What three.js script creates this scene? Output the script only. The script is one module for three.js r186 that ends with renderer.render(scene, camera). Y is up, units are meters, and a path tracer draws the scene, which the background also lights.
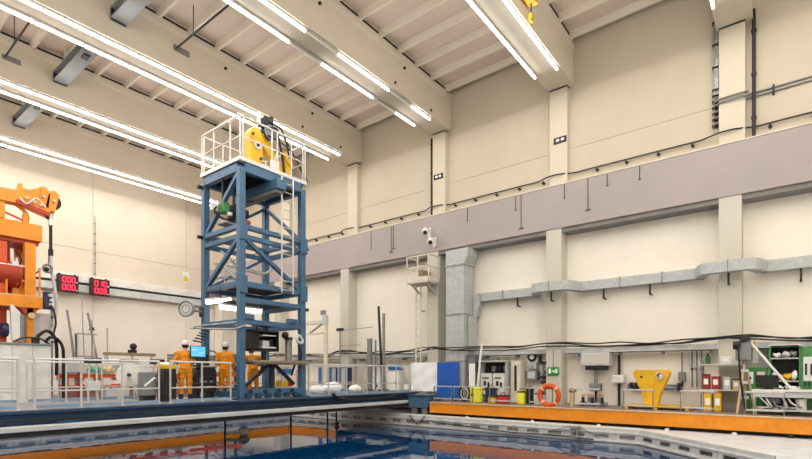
import * as THREE from 'three';
import { RoundedBoxGeometry } from 'three/addons/geometries/RoundedBoxGeometry.js';
import { mergeGeometries } from 'three/addons/utils/BufferGeometryUtils.js';
import { RectAreaLightUniformsLib } from 'three/addons/lights/RectAreaLightUniformsLib.js';

// ------------------------------------------------------------------ camera, light, exposure
const scene = new THREE.Scene();
const camera = new THREE.PerspectiveCamera(50.38, 812 / 459, 0.05, 200);
camera.position.set(0, 1.65, 0);
camera.lookAt(0.787, 1.65, -0.617);
camera.setViewOffset(812, 459, 0, -144.5, 812, 459);
camera.updateProjectionMatrix();
const renderer = new THREE.WebGLRenderer({ antialias: true });
renderer.toneMapping = THREE.LinearToneMapping;
renderer.toneMappingExposure = 1.85;
renderer.shadowMap.enabled = true;
scene.background = new THREE.Color(0x000000);
RectAreaLightUniformsLib.init();
const TUBE_LIGHT = 30, TUBE_SIDE = 14;          // radiance of the strip lights that fall on the hall
const TUBE_GLOW = 4.5;            // what the eye sees of a tube
const WARM = new THREE.Color().setRGB(1.0, 0.96, 0.91);

// ------------------------------------------------------------------ helpers
let seed = 20240;
const rnd = () => { seed = (seed * 1664525 + 1013904223) >>> 0; return seed / 4294967296; };
const rr = (a, b) => a + (b - a) * rnd();
const V = (x, y, z) => new THREE.Vector3(x, y, z);
const used = {};
function numbered(n) { const k = used[n] = (used[n] ?? -1) + 1; return k ? `${n}_${String(k).padStart(3, '0')}` : n; }
function tag(o, label, category, group) {
  o.userData.label = label; o.userData.category = category;
  if (group) o.userData.group = group;
  return o;
}
function base(name, pos = [0, 0, 0], label, category, group) {
  const o = new THREE.Group(); o.name = numbered(name); o.position.set(...pos); scene.add(o);
  if (label) tag(o, label, category, group);
  return o;
}
function structure(name, label, pos = [0, 0, 0]) {
  const o = new THREE.Group(); o.name = name; o.position.set(...pos); scene.add(o);
  o.userData.kind = 'structure'; if (label) o.userData.label = label;
  return o;
}
function metreUV(g) {
  const p = g.attributes.position, n = g.attributes.normal, uv = new Float32Array(p.count * 2);
  for (let i = 0; i < p.count; i++) {
    const ax = Math.abs(n.getX(i)), ay = Math.abs(n.getY(i)), az = Math.abs(n.getZ(i));
    let u, v;
    if (ay >= ax && ay >= az) { u = p.getX(i); v = p.getZ(i); } else if (ax >= az) { u = p.getZ(i); v = p.getY(i); } else { u = p.getX(i); v = p.getY(i); }
    uv[2 * i] = u; uv[2 * i + 1] = v;
  }
  g.setAttribute('uv', new THREE.BufferAttribute(uv, 2));
  return g;
}
const Q = (a, b) => new THREE.Quaternion().setFromUnitVectors(a, b);
const UPV = V(0, 1, 0);
class MB {
  constructor() { this.g = []; }
  add(geo, m) {
    let g = geo.index ? geo.toNonIndexed() : geo.clone();
    for (const k of Object.keys(g.attributes)) if (!['position', 'normal', 'uv'].includes(k)) g.deleteAttribute(k);
    if (!g.attributes.normal) g.computeVertexNormals();
    if (!g.attributes.uv) g.setAttribute('uv', new THREE.BufferAttribute(new Float32Array(g.attributes.position.count * 2), 2));
    if (m) g.applyMatrix4(m);
    this.g.push(g); return this;
  }
  box(x0, x1, y0, y1, z0, z1, b = 0) {
    const w = Math.abs(x1 - x0), h = Math.abs(y1 - y0), d = Math.abs(z1 - z0);
    b = Math.min(b, w / 2.2, h / 2.2, d / 2.2);
    const g = b > 0.001 ? new RoundedBoxGeometry(w, h, d, 1, b) : new THREE.BoxGeometry(w, h, d);
    return this.add(g, new THREE.Matrix4().makeTranslation((x0 + x1) / 2, (y0 + y1) / 2, (z0 + z1) / 2));
  }
  rbox(w, h, d, pos, rot = [0, 0, 0], b = 0) {
    const g = b > 0.001 ? new RoundedBoxGeometry(w, h, d, 1, b) : new THREE.BoxGeometry(w, h, d);
    return this.add(g, new THREE.Matrix4().compose(V(...pos), new THREE.Quaternion().setFromEuler(new THREE.Euler(...rot)), V(1, 1, 1)));
  }
  bar(a, b, w, h, bev = 0) {           // rectangular section between two points; h is measured upright
    const A = V(...a), B = V(...b), d = B.clone().sub(A), L = d.length(); d.normalize();
    let side = Math.abs(d.y) > 0.999 ? V(1, 0, 0) : V(0, 1, 0).cross(d).normalize();
    const up = d.clone().cross(side);
    const m = new THREE.Matrix4().makeBasis(side, up, d); m.setPosition(A.add(B).multiplyScalar(0.5));
    return this.add(bev > 0 ? new RoundedBoxGeometry(w, h, L, 1, Math.min(bev, w / 2.2, h / 2.2)) : new THREE.BoxGeometry(w, h, L), m);
  }
  cyl(a, b, r, r2 = r, seg = 10, open = false) {
    const A = V(...a), B = V(...b), d = B.clone().sub(A), L = d.length(); d.normalize();
    return this.add(new THREE.CylinderGeometry(r2, r, L, seg, 1, open), new THREE.Matrix4().compose(A.add(B).multiplyScalar(0.5), Q(UPV, d), V(1, 1, 1)));
  }
  tube(pts, r, seg = 24, rs = 7) {
    const c = new THREE.CatmullRomCurve3(pts.map((p) => V(...p)), false, 'catmullrom', 0.4);
    return this.add(new THREE.TubeGeometry(c, seg, r, rs));
  }
  ball(p, r, s = [1, 1, 1], seg = 14) { return this.add(new THREE.SphereGeometry(r, seg, Math.max(8, seg - 4)), new THREE.Matrix4().compose(V(...p), new THREE.Quaternion(), V(...s))); }
  lathe(prof, pos, axis = [0, 1, 0], seg = 24) {
    return this.add(new THREE.LatheGeometry(prof.map(([r, y]) => new THREE.Vector2(r, y)), seg), new THREE.Matrix4().compose(V(...pos), Q(UPV, V(...axis).normalize()), V(1, 1, 1)));
  }
  torus(pos, R, r, axis = [0, 0, 1], seg = 28, arc = Math.PI * 2) {
    return this.add(new THREE.TorusGeometry(R, r, 8, seg, arc), new THREE.Matrix4().compose(V(...pos), Q(V(0, 0, 1), V(...axis).normalize()), V(1, 1, 1)));
  }
  // outline in (u, v) swept along w: u, v, w are world axes given as a matrix
  prism(pts, depth, basis, pos, bevel = 0, holes = []) {
    const s = new THREE.Shape(pts.map(([x, y]) => new THREE.Vector2(x, y)));
    for (const h of holes) s.holes.push(new THREE.Path(h.map(([x, y]) => new THREE.Vector2(x, y))));
    const g = new THREE.ExtrudeGeometry(s, { depth, bevelEnabled: bevel > 0, bevelThickness: bevel, bevelSize: bevel, bevelSegments: 1, curveSegments: 12 });
    const m = new THREE.Matrix4().makeBasis(V(...basis[0]), V(...basis[1]), V(...basis[2])); m.setPosition(...pos);
    return this.add(g, m);
  }
  geo() { return metreUV(mergeGeometries(this.g, false)); }
  build(name, mat, parent, label) {
    const g = this.geo();
    const top = !parent || parent === scene;
    if (!top) { const w = V(0, 0, 0); let o = parent; while (o && o !== scene) { w.add(o.position); o = o.parent; } g.translate(-w.x, -w.y, -w.z); }
    const m = new THREE.Mesh(g, mat); m.name = top ? numbered(name) : name; m.castShadow = m.receiveShadow = true;
    if (label && !top) m.userData.label = label;
    if (!top) { let k = 0; const nm = parent.children.map((c) => c.name); while (nm.includes(m.name)) m.name = `${name}_${String(++k).padStart(3, '0')}`; }
    (parent ?? scene).add(m);
    return m;
  }
}
const mb = () => new MB();
const XYZ = { front: [[1, 0, 0], [0, 1, 0], [0, 0, 1]], plan: [[1, 0, 0], [0, 0, -1], [0, 1, 0]], side: [[0, 0, -1], [0, 1, 0], [1, 0, 0]] };
// front: outline in x,y swept along z.  plan: outline in x,-z swept up.  side: outline in -z,y swept along x.

// ------------------------------------------------------------------ procedural textures
function noiseField(n, octaves, s) {
  seed = s; const out = new Float32Array(n * n);
  let amp = 1, tot = 0;
  for (const c of octaves) {
    const lat = new Float32Array(c * c); for (let i = 0; i < c * c; i++) lat[i] = rnd();
    for (let y = 0; y < n; y++) for (let x = 0; x < n; x++) {
      const fx = x / n * c, fy = y / n * c, ix = Math.floor(fx), iy = Math.floor(fy);
      let tx = fx - ix, ty = fy - iy; tx = tx * tx * (3 - 2 * tx); ty = ty * ty * (3 - 2 * ty);
      const g = (a, b) => lat[((b % c) * c) + (a % c)];
      out[y * n + x] += amp * ((g(ix, iy) * (1 - tx) + g(ix + 1, iy) * tx) * (1 - ty) + (g(ix, iy + 1) * (1 - tx) + g(ix + 1, iy + 1) * tx) * ty);
    }
    tot += amp; amp *= 0.62;
  }
  for (let i = 0; i < out.length; i++) out[i] /= tot;
  return out;
}
function tex(field, n, metres, f, srgb) {
  const d = new Uint8Array(n * n * 4);
  for (let i = 0; i < n * n; i++) { const c = f(field[i], i); d[4 * i] = c[0]; d[4 * i + 1] = c[1]; d[4 * i + 2] = c[2]; d[4 * i + 3] = 255; }
  const t = new THREE.DataTexture(d, n, n, THREE.RGBAFormat);
  t.wrapS = t.wrapT = THREE.RepeatWrapping; t.magFilter = THREE.LinearFilter; t.minFilter = THREE.LinearMipmapLinearFilter; t.generateMipmaps = true;
  if (srgb) t.colorSpace = THREE.SRGBColorSpace;
  t.repeat.set(1 / metres, 1 / metres); t.needsUpdate = true; return t;
}
const N = 256;
const fCoarse = noiseField(N, [4, 8, 16, 32], 11), fFine = noiseField(N, [16, 32, 64, 128], 23), fMid = noiseField(N, [6, 14, 40, 90], 37);
const g255 = (v) => { const k = Math.max(0, Math.min(255, v)); return [k, k, k]; };
const tWall = tex(fCoarse, N, 5.3, (v) => g255(244 + (v - 0.5) * 14), true);
const tWear = tex(fMid, N, 1.7, (v) => g255(236 + (v - 0.5) * 42), true);
const tWallBump = tex(fFine, N, 1.1, (v) => g255(v * 255));
const tZinc = tex(fFine, N, 1.6, (v) => g255(232 + (v - 0.5) * 44), true);
const tRough = tex(fMid, N, 1.3, (v) => g255(120 + (v - 0.5) * 200));
const waterF = noiseField(N, [5, 9, 17, 31], 91);
const tWater = tex(waterF, N, 2.6, (v) => g255(v * 255));

const std = (hex, roughness = 0.6, metalness = 0, extra = {}) => new THREE.MeshStandardMaterial({ color: hex, roughness, metalness, ...extra });
const M = {
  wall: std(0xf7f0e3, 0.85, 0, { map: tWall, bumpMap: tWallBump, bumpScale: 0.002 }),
  wallUpperDimmed: std(0xd2c7b2, 0.85, 0, { map: tWall, bumpMap: tWallBump, bumpScale: 0.002 }),  // yellower cream; weaker light near the ceiling is worked into the colour
  leftWallUpperDimmed: std(0xdccfbd, 0.85, 0, { map: tWall, bumpMap: tWallBump, bumpScale: 0.002 }),  // upper end wall, its dimmer light put into the colour as well
  leftWall: std(0xf5eee4, 0.85, 0, { map: tWall, bumpMap: tWallBump, bumpScale: 0.002 }),
  column: std(0xcfcabc, 0.8, 0, { map: tWall, bumpMap: tWallBump, bumpScale: 0.002 }),
  joint: std(0xb4aa97, 0.9),
  ceiling: std(0xdfcdbd, 0.8, 0, { map: tWall }),
  purlin: std(0xeadfce, 0.75, 0, { map: tWall }),
  upperColumn: std(0xd8ceba, 0.8, 0, { map: tWall }),
  beam: std(0xdfd5c3, 0.75, 0, { map: tWall, bumpMap: tWallBump, bumpScale: 0.001 }),
  mauve: std(0xaca2a0, 0.7, 0, { map: tWall, bumpMap: tWallBump, bumpScale: 0.002 }),
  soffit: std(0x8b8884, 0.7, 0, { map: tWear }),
  dark: std(0x25272a, 0.6, 0.1, { map: tWear }),
  black: std(0x141416, 0.5, 0.1),
  rubber: std(0x1c1c1e, 0.75),
  zinc: std(0xacb0b1, 0.5, 0.3, { map: tZinc, roughnessMap: tRough }),
  duct: std(0xc2c6c5, 0.5, 0.12, { map: tZinc }),
  steelGrey: std(0x8f9294, 0.5, 0.5, { map: tWear }),
  rail: std(0xd9d8d2, 0.35, 0.45, { map: tWear }),
  whiteSteel: std(0xe8e8e4, 0.4, 0.1, { map: tWear }),
  white: std(0xecebe6, 0.6, 0, { map: tWear }),
  cream: std(0xe7dfc9, 0.6, 0, { map: tWear }),
  blue: std(0x486f90, 0.45, 0.15, { map: tWear }),
  bridgeBlue: std(0x24476b, 0.45, 0.2, { map: tWear }),
  navy: std(0x1b2a50, 0.5),
  vividBlue: std(0x0f55b0, 0.55),
  orange: std(0xf7981a, 0.45, 0.05, { map: tWear }),
  orangeRed: std(0xe0561c, 0.5, 0.05, { map: tWear }),
  rust: std(0xb63c1c, 0.55, 0.1, { map: tWear }),
  yellow: std(0xeebc14, 0.45, 0.05, { map: tWear }),
  paleYellow: std(0xe6e23a, 0.5),
  darkRed: std(0x97282b, 0.55),
  red: std(0xc22a2c, 0.5),
  green: std(0x3f8a4a, 0.5, 0, { map: tWear }),
  exitGreen: std(0x17853f, 0.4),
  kick: std(0x93716f, 0.65, 0, { map: tWear }),
  deck: std(0x8e7b78, 0.7, 0, { map: tWear }),
  concrete: std(0xdde2e6, 0.45, 0, { map: tWear, bumpMap: tWallBump, bumpScale: 0.003 }),
  poolWall: std(0xd2d5d4, 0.5, 0.1, { map: tWear }),
  plastic: std(0xbfc1c2, 0.5),
  cloth: std(0xeef0f2, 0.9),
  tarpGreen: std(0x5f9f8e, 0.85), tarpBlue: std(0x3c6fae, 0.8), tan: std(0xcdb08a, 0.8),
  wood: std(0x9a8a74, 0.65, 0, { map: tWear }),
  skin: std(0xb98a6c, 0.6), coverall: std(0xf0960f, 0.8, 0, { map: tWear }), boots: std(0x2a2522, 0.7), hair: std(0x221a14, 0.85),
  paper: std(0xf4f3ee, 0.8),
  screenBlue: std(0x58b4e6, 0.3, 0, { emissive: 0x4fb2ea, emissiveIntensity: 0.35 }),
  glow: std(0xffffff, 0.4, 0, { emissive: new THREE.Color().setRGB(1, 0.97, 0.92), emissiveIntensity: TUBE_GLOW }),
  dimGlow: std(0xffffff, 0.4, 0, { emissive: new THREE.Color().setRGB(1, 0.96, 0.88), emissiveIntensity: 2.2 }),
  tubeOff: std(0xe9e7e0, 0.3),
  ledRed: std(0x30060c, 0.4, 0, { emissive: 0xff1f3c, emissiveIntensity: 2.2 }),
  signPic: std(0xf5fff5, 0.4),
};
M.water = new THREE.MeshPhysicalMaterial({ color: new THREE.Color().setRGB(0.001, 0.03, 0.095), roughness: 0.02, metalness: 0, ior: 1.5, specularIntensity: 1, bumpMap: tWater, bumpScale: 0.0025 });

// ------------------------------------------------------------------ the hall
const WX = 19.4, WZ = -33, BX = -9, NZ = 14, TOPY = 15;
const BAY = 5.82, COL = [-1.48, -7.3, -13.12, -18.94, -24.76, -30.58], COLALL = [10.16, 4.34, ...COL];
const BEAMZ = [10.26, 4.44, -1.4, -7.2, -12.98, -18.68, -24.4, -30.15];
const POOL = [[-6, -20.8], [16.4, -20.8], [16.4, -3.6], [13.0, -0.2], [-6, -0.2]];
const WATER = -0.55, DECK = 0.47;
{
  const floor = structure('floor', 'pale wet concrete floor around the pool');
  mb().prism([[BX, -NZ], [WX + 0.3, -NZ], [WX + 0.3, -WZ + 0.3], [BX, -WZ + 0.3]], 0.5, XYZ.plan, [0, -0.58, 0], 0,
    [POOL.map(([x, z]) => [x, -z])]).build('floor_slab', M.concrete, floor);
  mb().prism([[-6.5, 0], [17, 0], [17, 21.3], [-6.5, 21.3]], 0.3, XYZ.plan, [0, -6.3, 0]).build('pool_bottom', M.poolWall, floor);

  const wr = structure('wall_right', 'cream precast concrete wall with projecting columns');
  mb().box(WX + 0.04, WX + 0.4, -0.5, TOPY + 0.4, WZ - 0.4, NZ).build('wall_core', M.joint, wr);
  const zs = [NZ, ...COLALL, WZ];
  for (let i = 0; i < zs.length - 1; i++) for (const [a, b, m] of [[-0.3, 7.3, M.wall], [7.3, 10.65, M.wallUpperDimmed], [10.65, TOPY, M.wallUpperDimmed]])
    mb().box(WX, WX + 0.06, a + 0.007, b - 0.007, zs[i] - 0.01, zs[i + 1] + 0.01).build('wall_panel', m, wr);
  for (const z of COLALL) {
    mb().box(18.75, WX + 0.02, -0.1, 7.5, z - 0.31, z + 0.31, 0.02).build('column', M.column, wr);
  }
  for (const z of BEAMZ) {
    mb().box(19.15, WX + 0.02, 9.06, 13.06, z - 0.42, z + 0.3, 0.015).build('upper_column', M.upperColumn, wr);
    mb().box(19.13, WX, 13.06, 13.1, z - 0.42, z + 0.31).build('bearing_pad', M.dark, wr);
  }
  const wl = structure('wall_left', 'cream far end wall of large precast panels');
  mb().box(BX - 0.3, WX + 0.4, -0.5, TOPY + 0.4, WZ - 0.4, WZ - 0.04).build('wall_core', M.joint, wl);
  for (let x = 17.3; x > BX - 5; x -= 5.8) {
    const x1 = x + 5.8 > WX ? WX : x + 5.8, x0 = Math.max(x, BX);
    for (const [a, b] of [[-0.3, 6.4], [6.4, 9.05], [9.05, TOPY]]) mb().box(x0 + 0.012, x1 - 0.012, a + 0.012, b - 0.012, WZ - 0.06, WZ).build('wall_panel', b > 6.5 ? M.leftWallUpperDimmed : M.leftWall, wl);
  }
  // the ledge band that crosses the end wall
  const band = structure('trim_1', 'pale ledge beam running across the end wall behind the red displays');
  mb().box(BX, WX - 0.65, 7.0, 7.45, WZ, WZ + 0.5, 0.02).build('upper_ledge', M.white, band);
  mb().box(BX, WX - 0.65, 6.86, 7.0, WZ, WZ + 0.42).build('cable_slot', M.dark, band);
  mb().box(BX, WX - 0.65, 6.45, 6.86, WZ, WZ + 0.5, 0.02).build('lower_ledge', M.poolWall, band);
  const wb = structure('wall_back'); mb().box(BX - 0.3, WX + 0.4, -0.5, TOPY + 0.4, NZ, NZ + 0.3).build('wall_panel', M.wall, wb);
  const wn = structure('wall_near'); mb().box(BX - 0.3, BX, -0.5, TOPY + 0.4, WZ, NZ).build('wall_panel', M.wall, wn);

  const ce = structure('ceiling', 'pinkish white ribbed ceiling between deep concrete beams');
  mb().box(BX - 0.3, WX + 0.4, TOPY + 0.12, TOPY + 0.4, WZ - 0.4, NZ + 0.3).build('roof_slab', M.ceiling, ce);
  const bz = [NZ, ...BEAMZ, WZ];
  const px = []; for (let x = 18.95; x > -8.5; x -= 1.16) px.push(x);
  for (let i = 0; i < bz.length - 1; i++) {
    const z1 = bz[i] - (i ? 0.42 : 0), z0 = bz[i + 1] + (i === bz.length - 2 ? 0 : 0.42);
    const seen = i >= 1;
    const coarse = mb();
    for (const x of px) {
      const p = seen && x > -1 ? mb() : coarse;
      p.prism([[-0.09, 0], [-0.05, -0.28], [0.05, -0.28], [0.09, 0]], z1 - z0, XYZ.front, [x, TOPY + 0.01, z0]);
      if (seen && x > -1) {
        p.build('purlin', M.purlin, ce);
        mb().box(x - 1.16 + 0.07, x - 0.07, TOPY - 0.01 + rr(0, 0.012), TOPY + 0.13, z0, z1).build('roof_panel', M.ceiling, ce);
      }
    }
    if (coarse.g.length) { const c = coarse.build('far_purlins', M.purlin, ce); c.userData.kind = 'stuff'; }
  }
  for (const c of BEAMZ) {
    // a tee section: web with a flange at the bottom edge of the roof panels
    mb().prism([[c - 0.5, 13.1], [c + 0.5, 13.1], [c + 0.5, 13.2], [c + 0.45, 14.45], [c + 0.5, 14.6], [c + 0.5, 14.8], [c + 0.45, 14.82], [c + 0.45, 15.05], [c - 0.45, 15.05], [c - 0.45, 14.82], [c - 0.5, 14.8], [c - 0.5, 14.6], [c - 0.45, 14.45], [c - 0.5, 13.2]].map(([a, b]) => [-a, b]), WX - BX + 0.1, XYZ.side, [BX, 0, 0], 0)
      .build('ceiling_beam', M.beam, ce);
    const ledge = mb();   // dark stepped gap where panels meet the beam
    for (const x of px) if (x > -1 && c < 6) ledge.box(x - 1.03, x - 0.13, 14.79, 14.87, c + 0.45, c + 0.52);
    if (ledge.g.length) ledge.build('panel_gap', M.dark, ce);
  }
  for (const [x, y] of [[15.84, 14.3], [15.22, 13.4], [17.72, 13.35], [11.2, 14.2]]) for (const c of [-18.68, -12.98]) mb().cyl([x, y, c + 0.3], [x, y, c + 0.53], 0.055, 0.055, 12).build('anchor_socket', M.black, ce);
}
// pool lining of slotted panels
{
  function liner(name, label, a, b) {
    const o = structure(name, label);
    const A = V(a[0], 0, a[1]), B = V(b[0], 0, b[1]), d = B.clone().sub(A), L = d.length(), n = Math.round(L / 0.77), w = L / n; d.normalize();
    const inw = V(d.z, 0, -d.x);
    const front = mb(); front.prism([[-w / 2 + 0.004, -0.09], [-w / 2 + 0.004, -1.0], [w / 2 - 0.004, -1.0], [w / 2 - 0.004, -0.09]], 0.05, XYZ.front, [0, 0, 0], 0, [[[-0.23, -0.3], [0.23, -0.3], [0.23, -0.42], [-0.23, -0.42]]]);
    const lip = mb(); lip.box(-w / 2, w / 2, -0.24, -0.2, 0.05, 0.09).box(-w / 2, w / 2, -0.52, -0.47, 0.05, 0.08);
    const back = mb(); back.box(-w / 2 + 0.02, w / 2 - 0.02, -0.5, -0.25, -0.02, 0.0);
    const fg = front.geo(), lg = lip.geo(), bg = back.geo();
    for (let i = 0; i < n; i++) {
      const p = A.clone().addScaledVector(d, (i + 0.5) * w);
      for (const [nm, g, m] of [['slotted_panel', fg, M.poolWall], ['lip', lg, M.whiteSteel], ['slot_back', bg, M.dark]]) {
        const me = new THREE.Mesh(g, m); me.name = i ? `${nm}_${String(i).padStart(3, '0')}` : nm; me.castShadow = me.receiveShadow = true;
        me.position.copy(p); me.rotation.y = Math.atan2(inw.x, inw.z); o.add(me);
      }
    }
    const cop = mb(); cop.bar([a[0] - inw.x * 0.17, -0.1, a[1] - inw.z * 0.17], [b[0] - inw.x * 0.17, -0.1, b[1] - inw.z * 0.17], 0.4, 0.07, 0.02);
    cop.build('coping', M.whiteSteel, o);
  }
  liner('wall_pool_right', 'slotted grey pool wall under the long orange edge beam', POOL[2], POOL[1]);
  liner('wall_pool_far', 'slotted grey pool wall on the far side under the bridge', POOL[1], POOL[0]);
  liner('wall_pool_corner', 'slotted grey pool wall cutting the near right corner', POOL[3], POOL[2]);
  const w = mb().prism(POOL.map(([x, z]) => [x, -z]), 0.02, XYZ.plan, [0, WATER - 0.02, 0]).build('pool_water', M.water);
  tag(w, 'deep blue still pool water mirroring the hall', 'water');
  w.userData.kind = 'structure';
}
// ------------------------------------------------------------------ strip lights under the beams
{
  const U = 1.42, END = 17.75;
  BEAMZ.forEach((c, bi) => {
    for (const s of [-1, 1]) {
      const z = c + s * 0.43, y = 12.97, k = bi - 2;
      const where = bi === 0 ? 'farthest beam behind the camera' : bi === 1 ? 'beam just behind the camera' : ['beam in the upper right corner', 'beam right of the middle', 'beam whose rows have dark gaps', 'third beam from the left', 'second beam from the left', 'leftmost beam by the end wall'][k];
      const o = base('strip_light', [END, y, z], `long strip light on the ${s > 0 ? 'right' : 'left'} edge of the ${where}`, 'light', 'strip lights under the ceiling beams');
      const n = 18, hs = mb();
      hs.box(END - n * U, END, y + 0.03, y + 0.1, z - 0.045, z + 0.045);
      for (let i = 0; i < n; i++) hs.box(END - i * U - 0.03, END - i * U + 0.03, y - 0.02, y + 0.04, z - 0.03, z + 0.03);
      hs.build('housing', M.rail, o);
      const off = (i) => (k === 2 && (s > 0 ? (i === 1 || i === 4) : (i === 1 || i === 4)));
      let run = null; const runs = [];
      for (let i = 0; i < n; i++) {
        const x1 = END - i * U - 0.03, x0 = END - (i + 1) * U + 0.03, lit = !off(i);
        mb().cyl([x0, y - 0.01, z], [x1, y - 0.01, z], 0.042, 0.042, 8).build(lit ? 'tube' : 'unlit_tube', lit ? M.glow : M.tubeOff, o);
        if (lit) { if (run) run[0] = x0; else run = [x0, x1]; } else if (run) { runs.push(run); run = null; }
      }
      if (run) runs.push(run);
      for (const [x0, x1] of runs) {
        const L = new THREE.RectAreaLight(WARM, TUBE_LIGHT, x1 - x0, 0.08); L.name = numbered('strip_lamp');
        L.position.set((x0 + x1) / 2, y - 0.06, z); L.lookAt((x0 + x1) / 2, 0, z); scene.add(L);
        const S = new THREE.RectAreaLight(WARM, TUBE_SIDE, x1 - x0, 0.08); S.name = numbered('strip_lamp');
        S.position.set((x0 + x1) / 2, y, z + s * 0.06); S.lookAt((x0 + x1) / 2, y + 0.45, z + s * 1.06); scene.add(S);
      }
    }
  });
}
// ------------------------------------------------------------------ runway beam, wall services
{
  const o = base('runway_beam', [18.75, 7.35, -10]);
  tag(o, 'wide mauve concrete crane beam running along the right wall', 'beam');
  mb().box(18.72, WX - 0.01, 7.36, 9.05, WZ + 0.55, 9, 0.015).build('web', M.mauve, o);
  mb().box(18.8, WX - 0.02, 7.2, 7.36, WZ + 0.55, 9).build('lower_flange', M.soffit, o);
  mb().box(18.7, 18.8, 9.05, 9.09, WZ + 0.55, 9).build('top_strip', M.cream, o);
  // short rods hanging at intervals down its face
  const rods = [[0.9, -16.95], [1.25, -15.6], [1.1, -15.45], [0.55, -11.2], [0.55, -8.9], [1.35, -8.65], [0.5, -6.85], [1.15, -5.95], [0.4, -5.25], [0.45, -4.15]];
  rods.forEach(([L, z], i) => {
    const r = mb(); r.cyl([18.7, 9.0, z], [18.7, 9.0 - L, z], 0.012, 0.012, 6);
    if (L > 1) r.box(18.69, 18.72, 9.0 - L - 0.03, 9.0 - L, z - 0.1, z + 0.1);
    else r.box(18.69, 18.72, 9.0 - L - 0.02, 9.0 - L, z - 0.04, z + 0.04);
    r.build('hanging_rod', M.dark, o);
  });
}
{ // busbar conduit on the wall above the runway beam
  const o = base('wall_conduit', [19.3, 9.6, -10]); tag(o, 'thin dark conduit with round black clamps above the mauve beam', 'conduit');
  const pts = []; for (let z = WZ + 0.6; z < 9; z += 0.485) { const near = COLALL.some((c) => Math.abs(z - c) < 0.6); pts.push([near ? 19.08 : 19.31, 9.62, z]); }
  mb().tube(pts, 0.028, 260, 6).build('pipe', M.dark, o);
  for (let z = -24; z < 8; z += 1.07) { if (COLALL.some((c) => Math.abs(z - c) < 0.5)) continue; mb().cyl([WX, 9.52, z], [19.25, 9.52, z], 0.055, 0.045, 8).cyl([19.29, 9.52, z], [19.29, 9.62, z], 0.012).build('clamp', M.black, o); }
}
{
  const o = base('conduit_pair', [19.3, 10.6, -1]); tag(o, 'pair of thin grey conduits at the upper right', 'conduit');
  for (const dy of [0, 0.12]) mb().tube([[19.36, 10.62 + dy, 9], [19.36, 10.62 + dy, -0.6], [19.1, 10.62 + dy, -1.0], [19.1, 10.62 + dy, -1.75], [19.2, 10.6 + dy, -1.95]], 0.03, 60, 6).build('pipe', M.steelGrey, o);
  for (let z = -0.4; z < 6; z += 1.3) mb().box(19.3, WX, 10.5, 10.82, z, z + 0.05).build('clip', M.dark, o);
}
for (const [z, y0, y1, label] of [[-0.88, 9.1, 13.4, 'dark vertical pipe right of the upper right column'], [-12.68 - 0.86, 9.1, 13.0, 'dark vertical pipe beside the middle upper column']]) {
  const o = base('downpipe', [19.2, y0, z]); tag(o, label, 'pipe');
  mb().cyl([19.28, y0, z], [19.28, y1, z], 0.05, 0.05, 8).build('pipe', M.dark, o);
  for (let y = y0 + 0.8; y < y1; y += 1.4) mb().box(19.24, WX, y, y + 0.05, z - 0.07, z + 0.07).build('clip', M.black, o);
}
{
  const o = base('cable_ladder', [19.2, 9.9, -1.95]); tag(o, 'vertical cable ladder with dark rungs left of the upper right column', 'cable ladder');
  for (const dz of [0.0, 0.14]) mb().box(19.24, 19.3, 9.9, 13.7, -1.98 + dz, -1.95 + dz).build('side_rail', M.steelGrey, o);
  mb().box(19.27, 19.29, 10.9, 13.7, -1.97, -1.85).build('cable_run', M.zinc, o);
  for (let y = 9.95; y < 13.6; y += y < 11 ? 0.2 : 0.75) mb().box(19.2, WX, y, y + 0.035, -2.02, -1.79).build('rung', M.black, o);
}
for (const [z, label] of [[-7.18, 'small black number plate on the upper column right of centre'], [-13.05, 'small black number plate on the upper column left of centre']]) {
  const o = base('number_plate', [19.13, 10.9, z]); tag(o, label, 'sign');
  mb().box(19.11, 19.15, 10.88, 11.12, z - 0.26, z + 0.26, 0.01).build('plate', M.black, o);
  mb().box(19.105, 19.11, 10.95, 11.05, z - 0.16, z - 0.03).box(19.105, 19.11, 10.95, 11.05, z + 0.04, z + 0.16).build('marking', M.paper, o);
}
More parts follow.
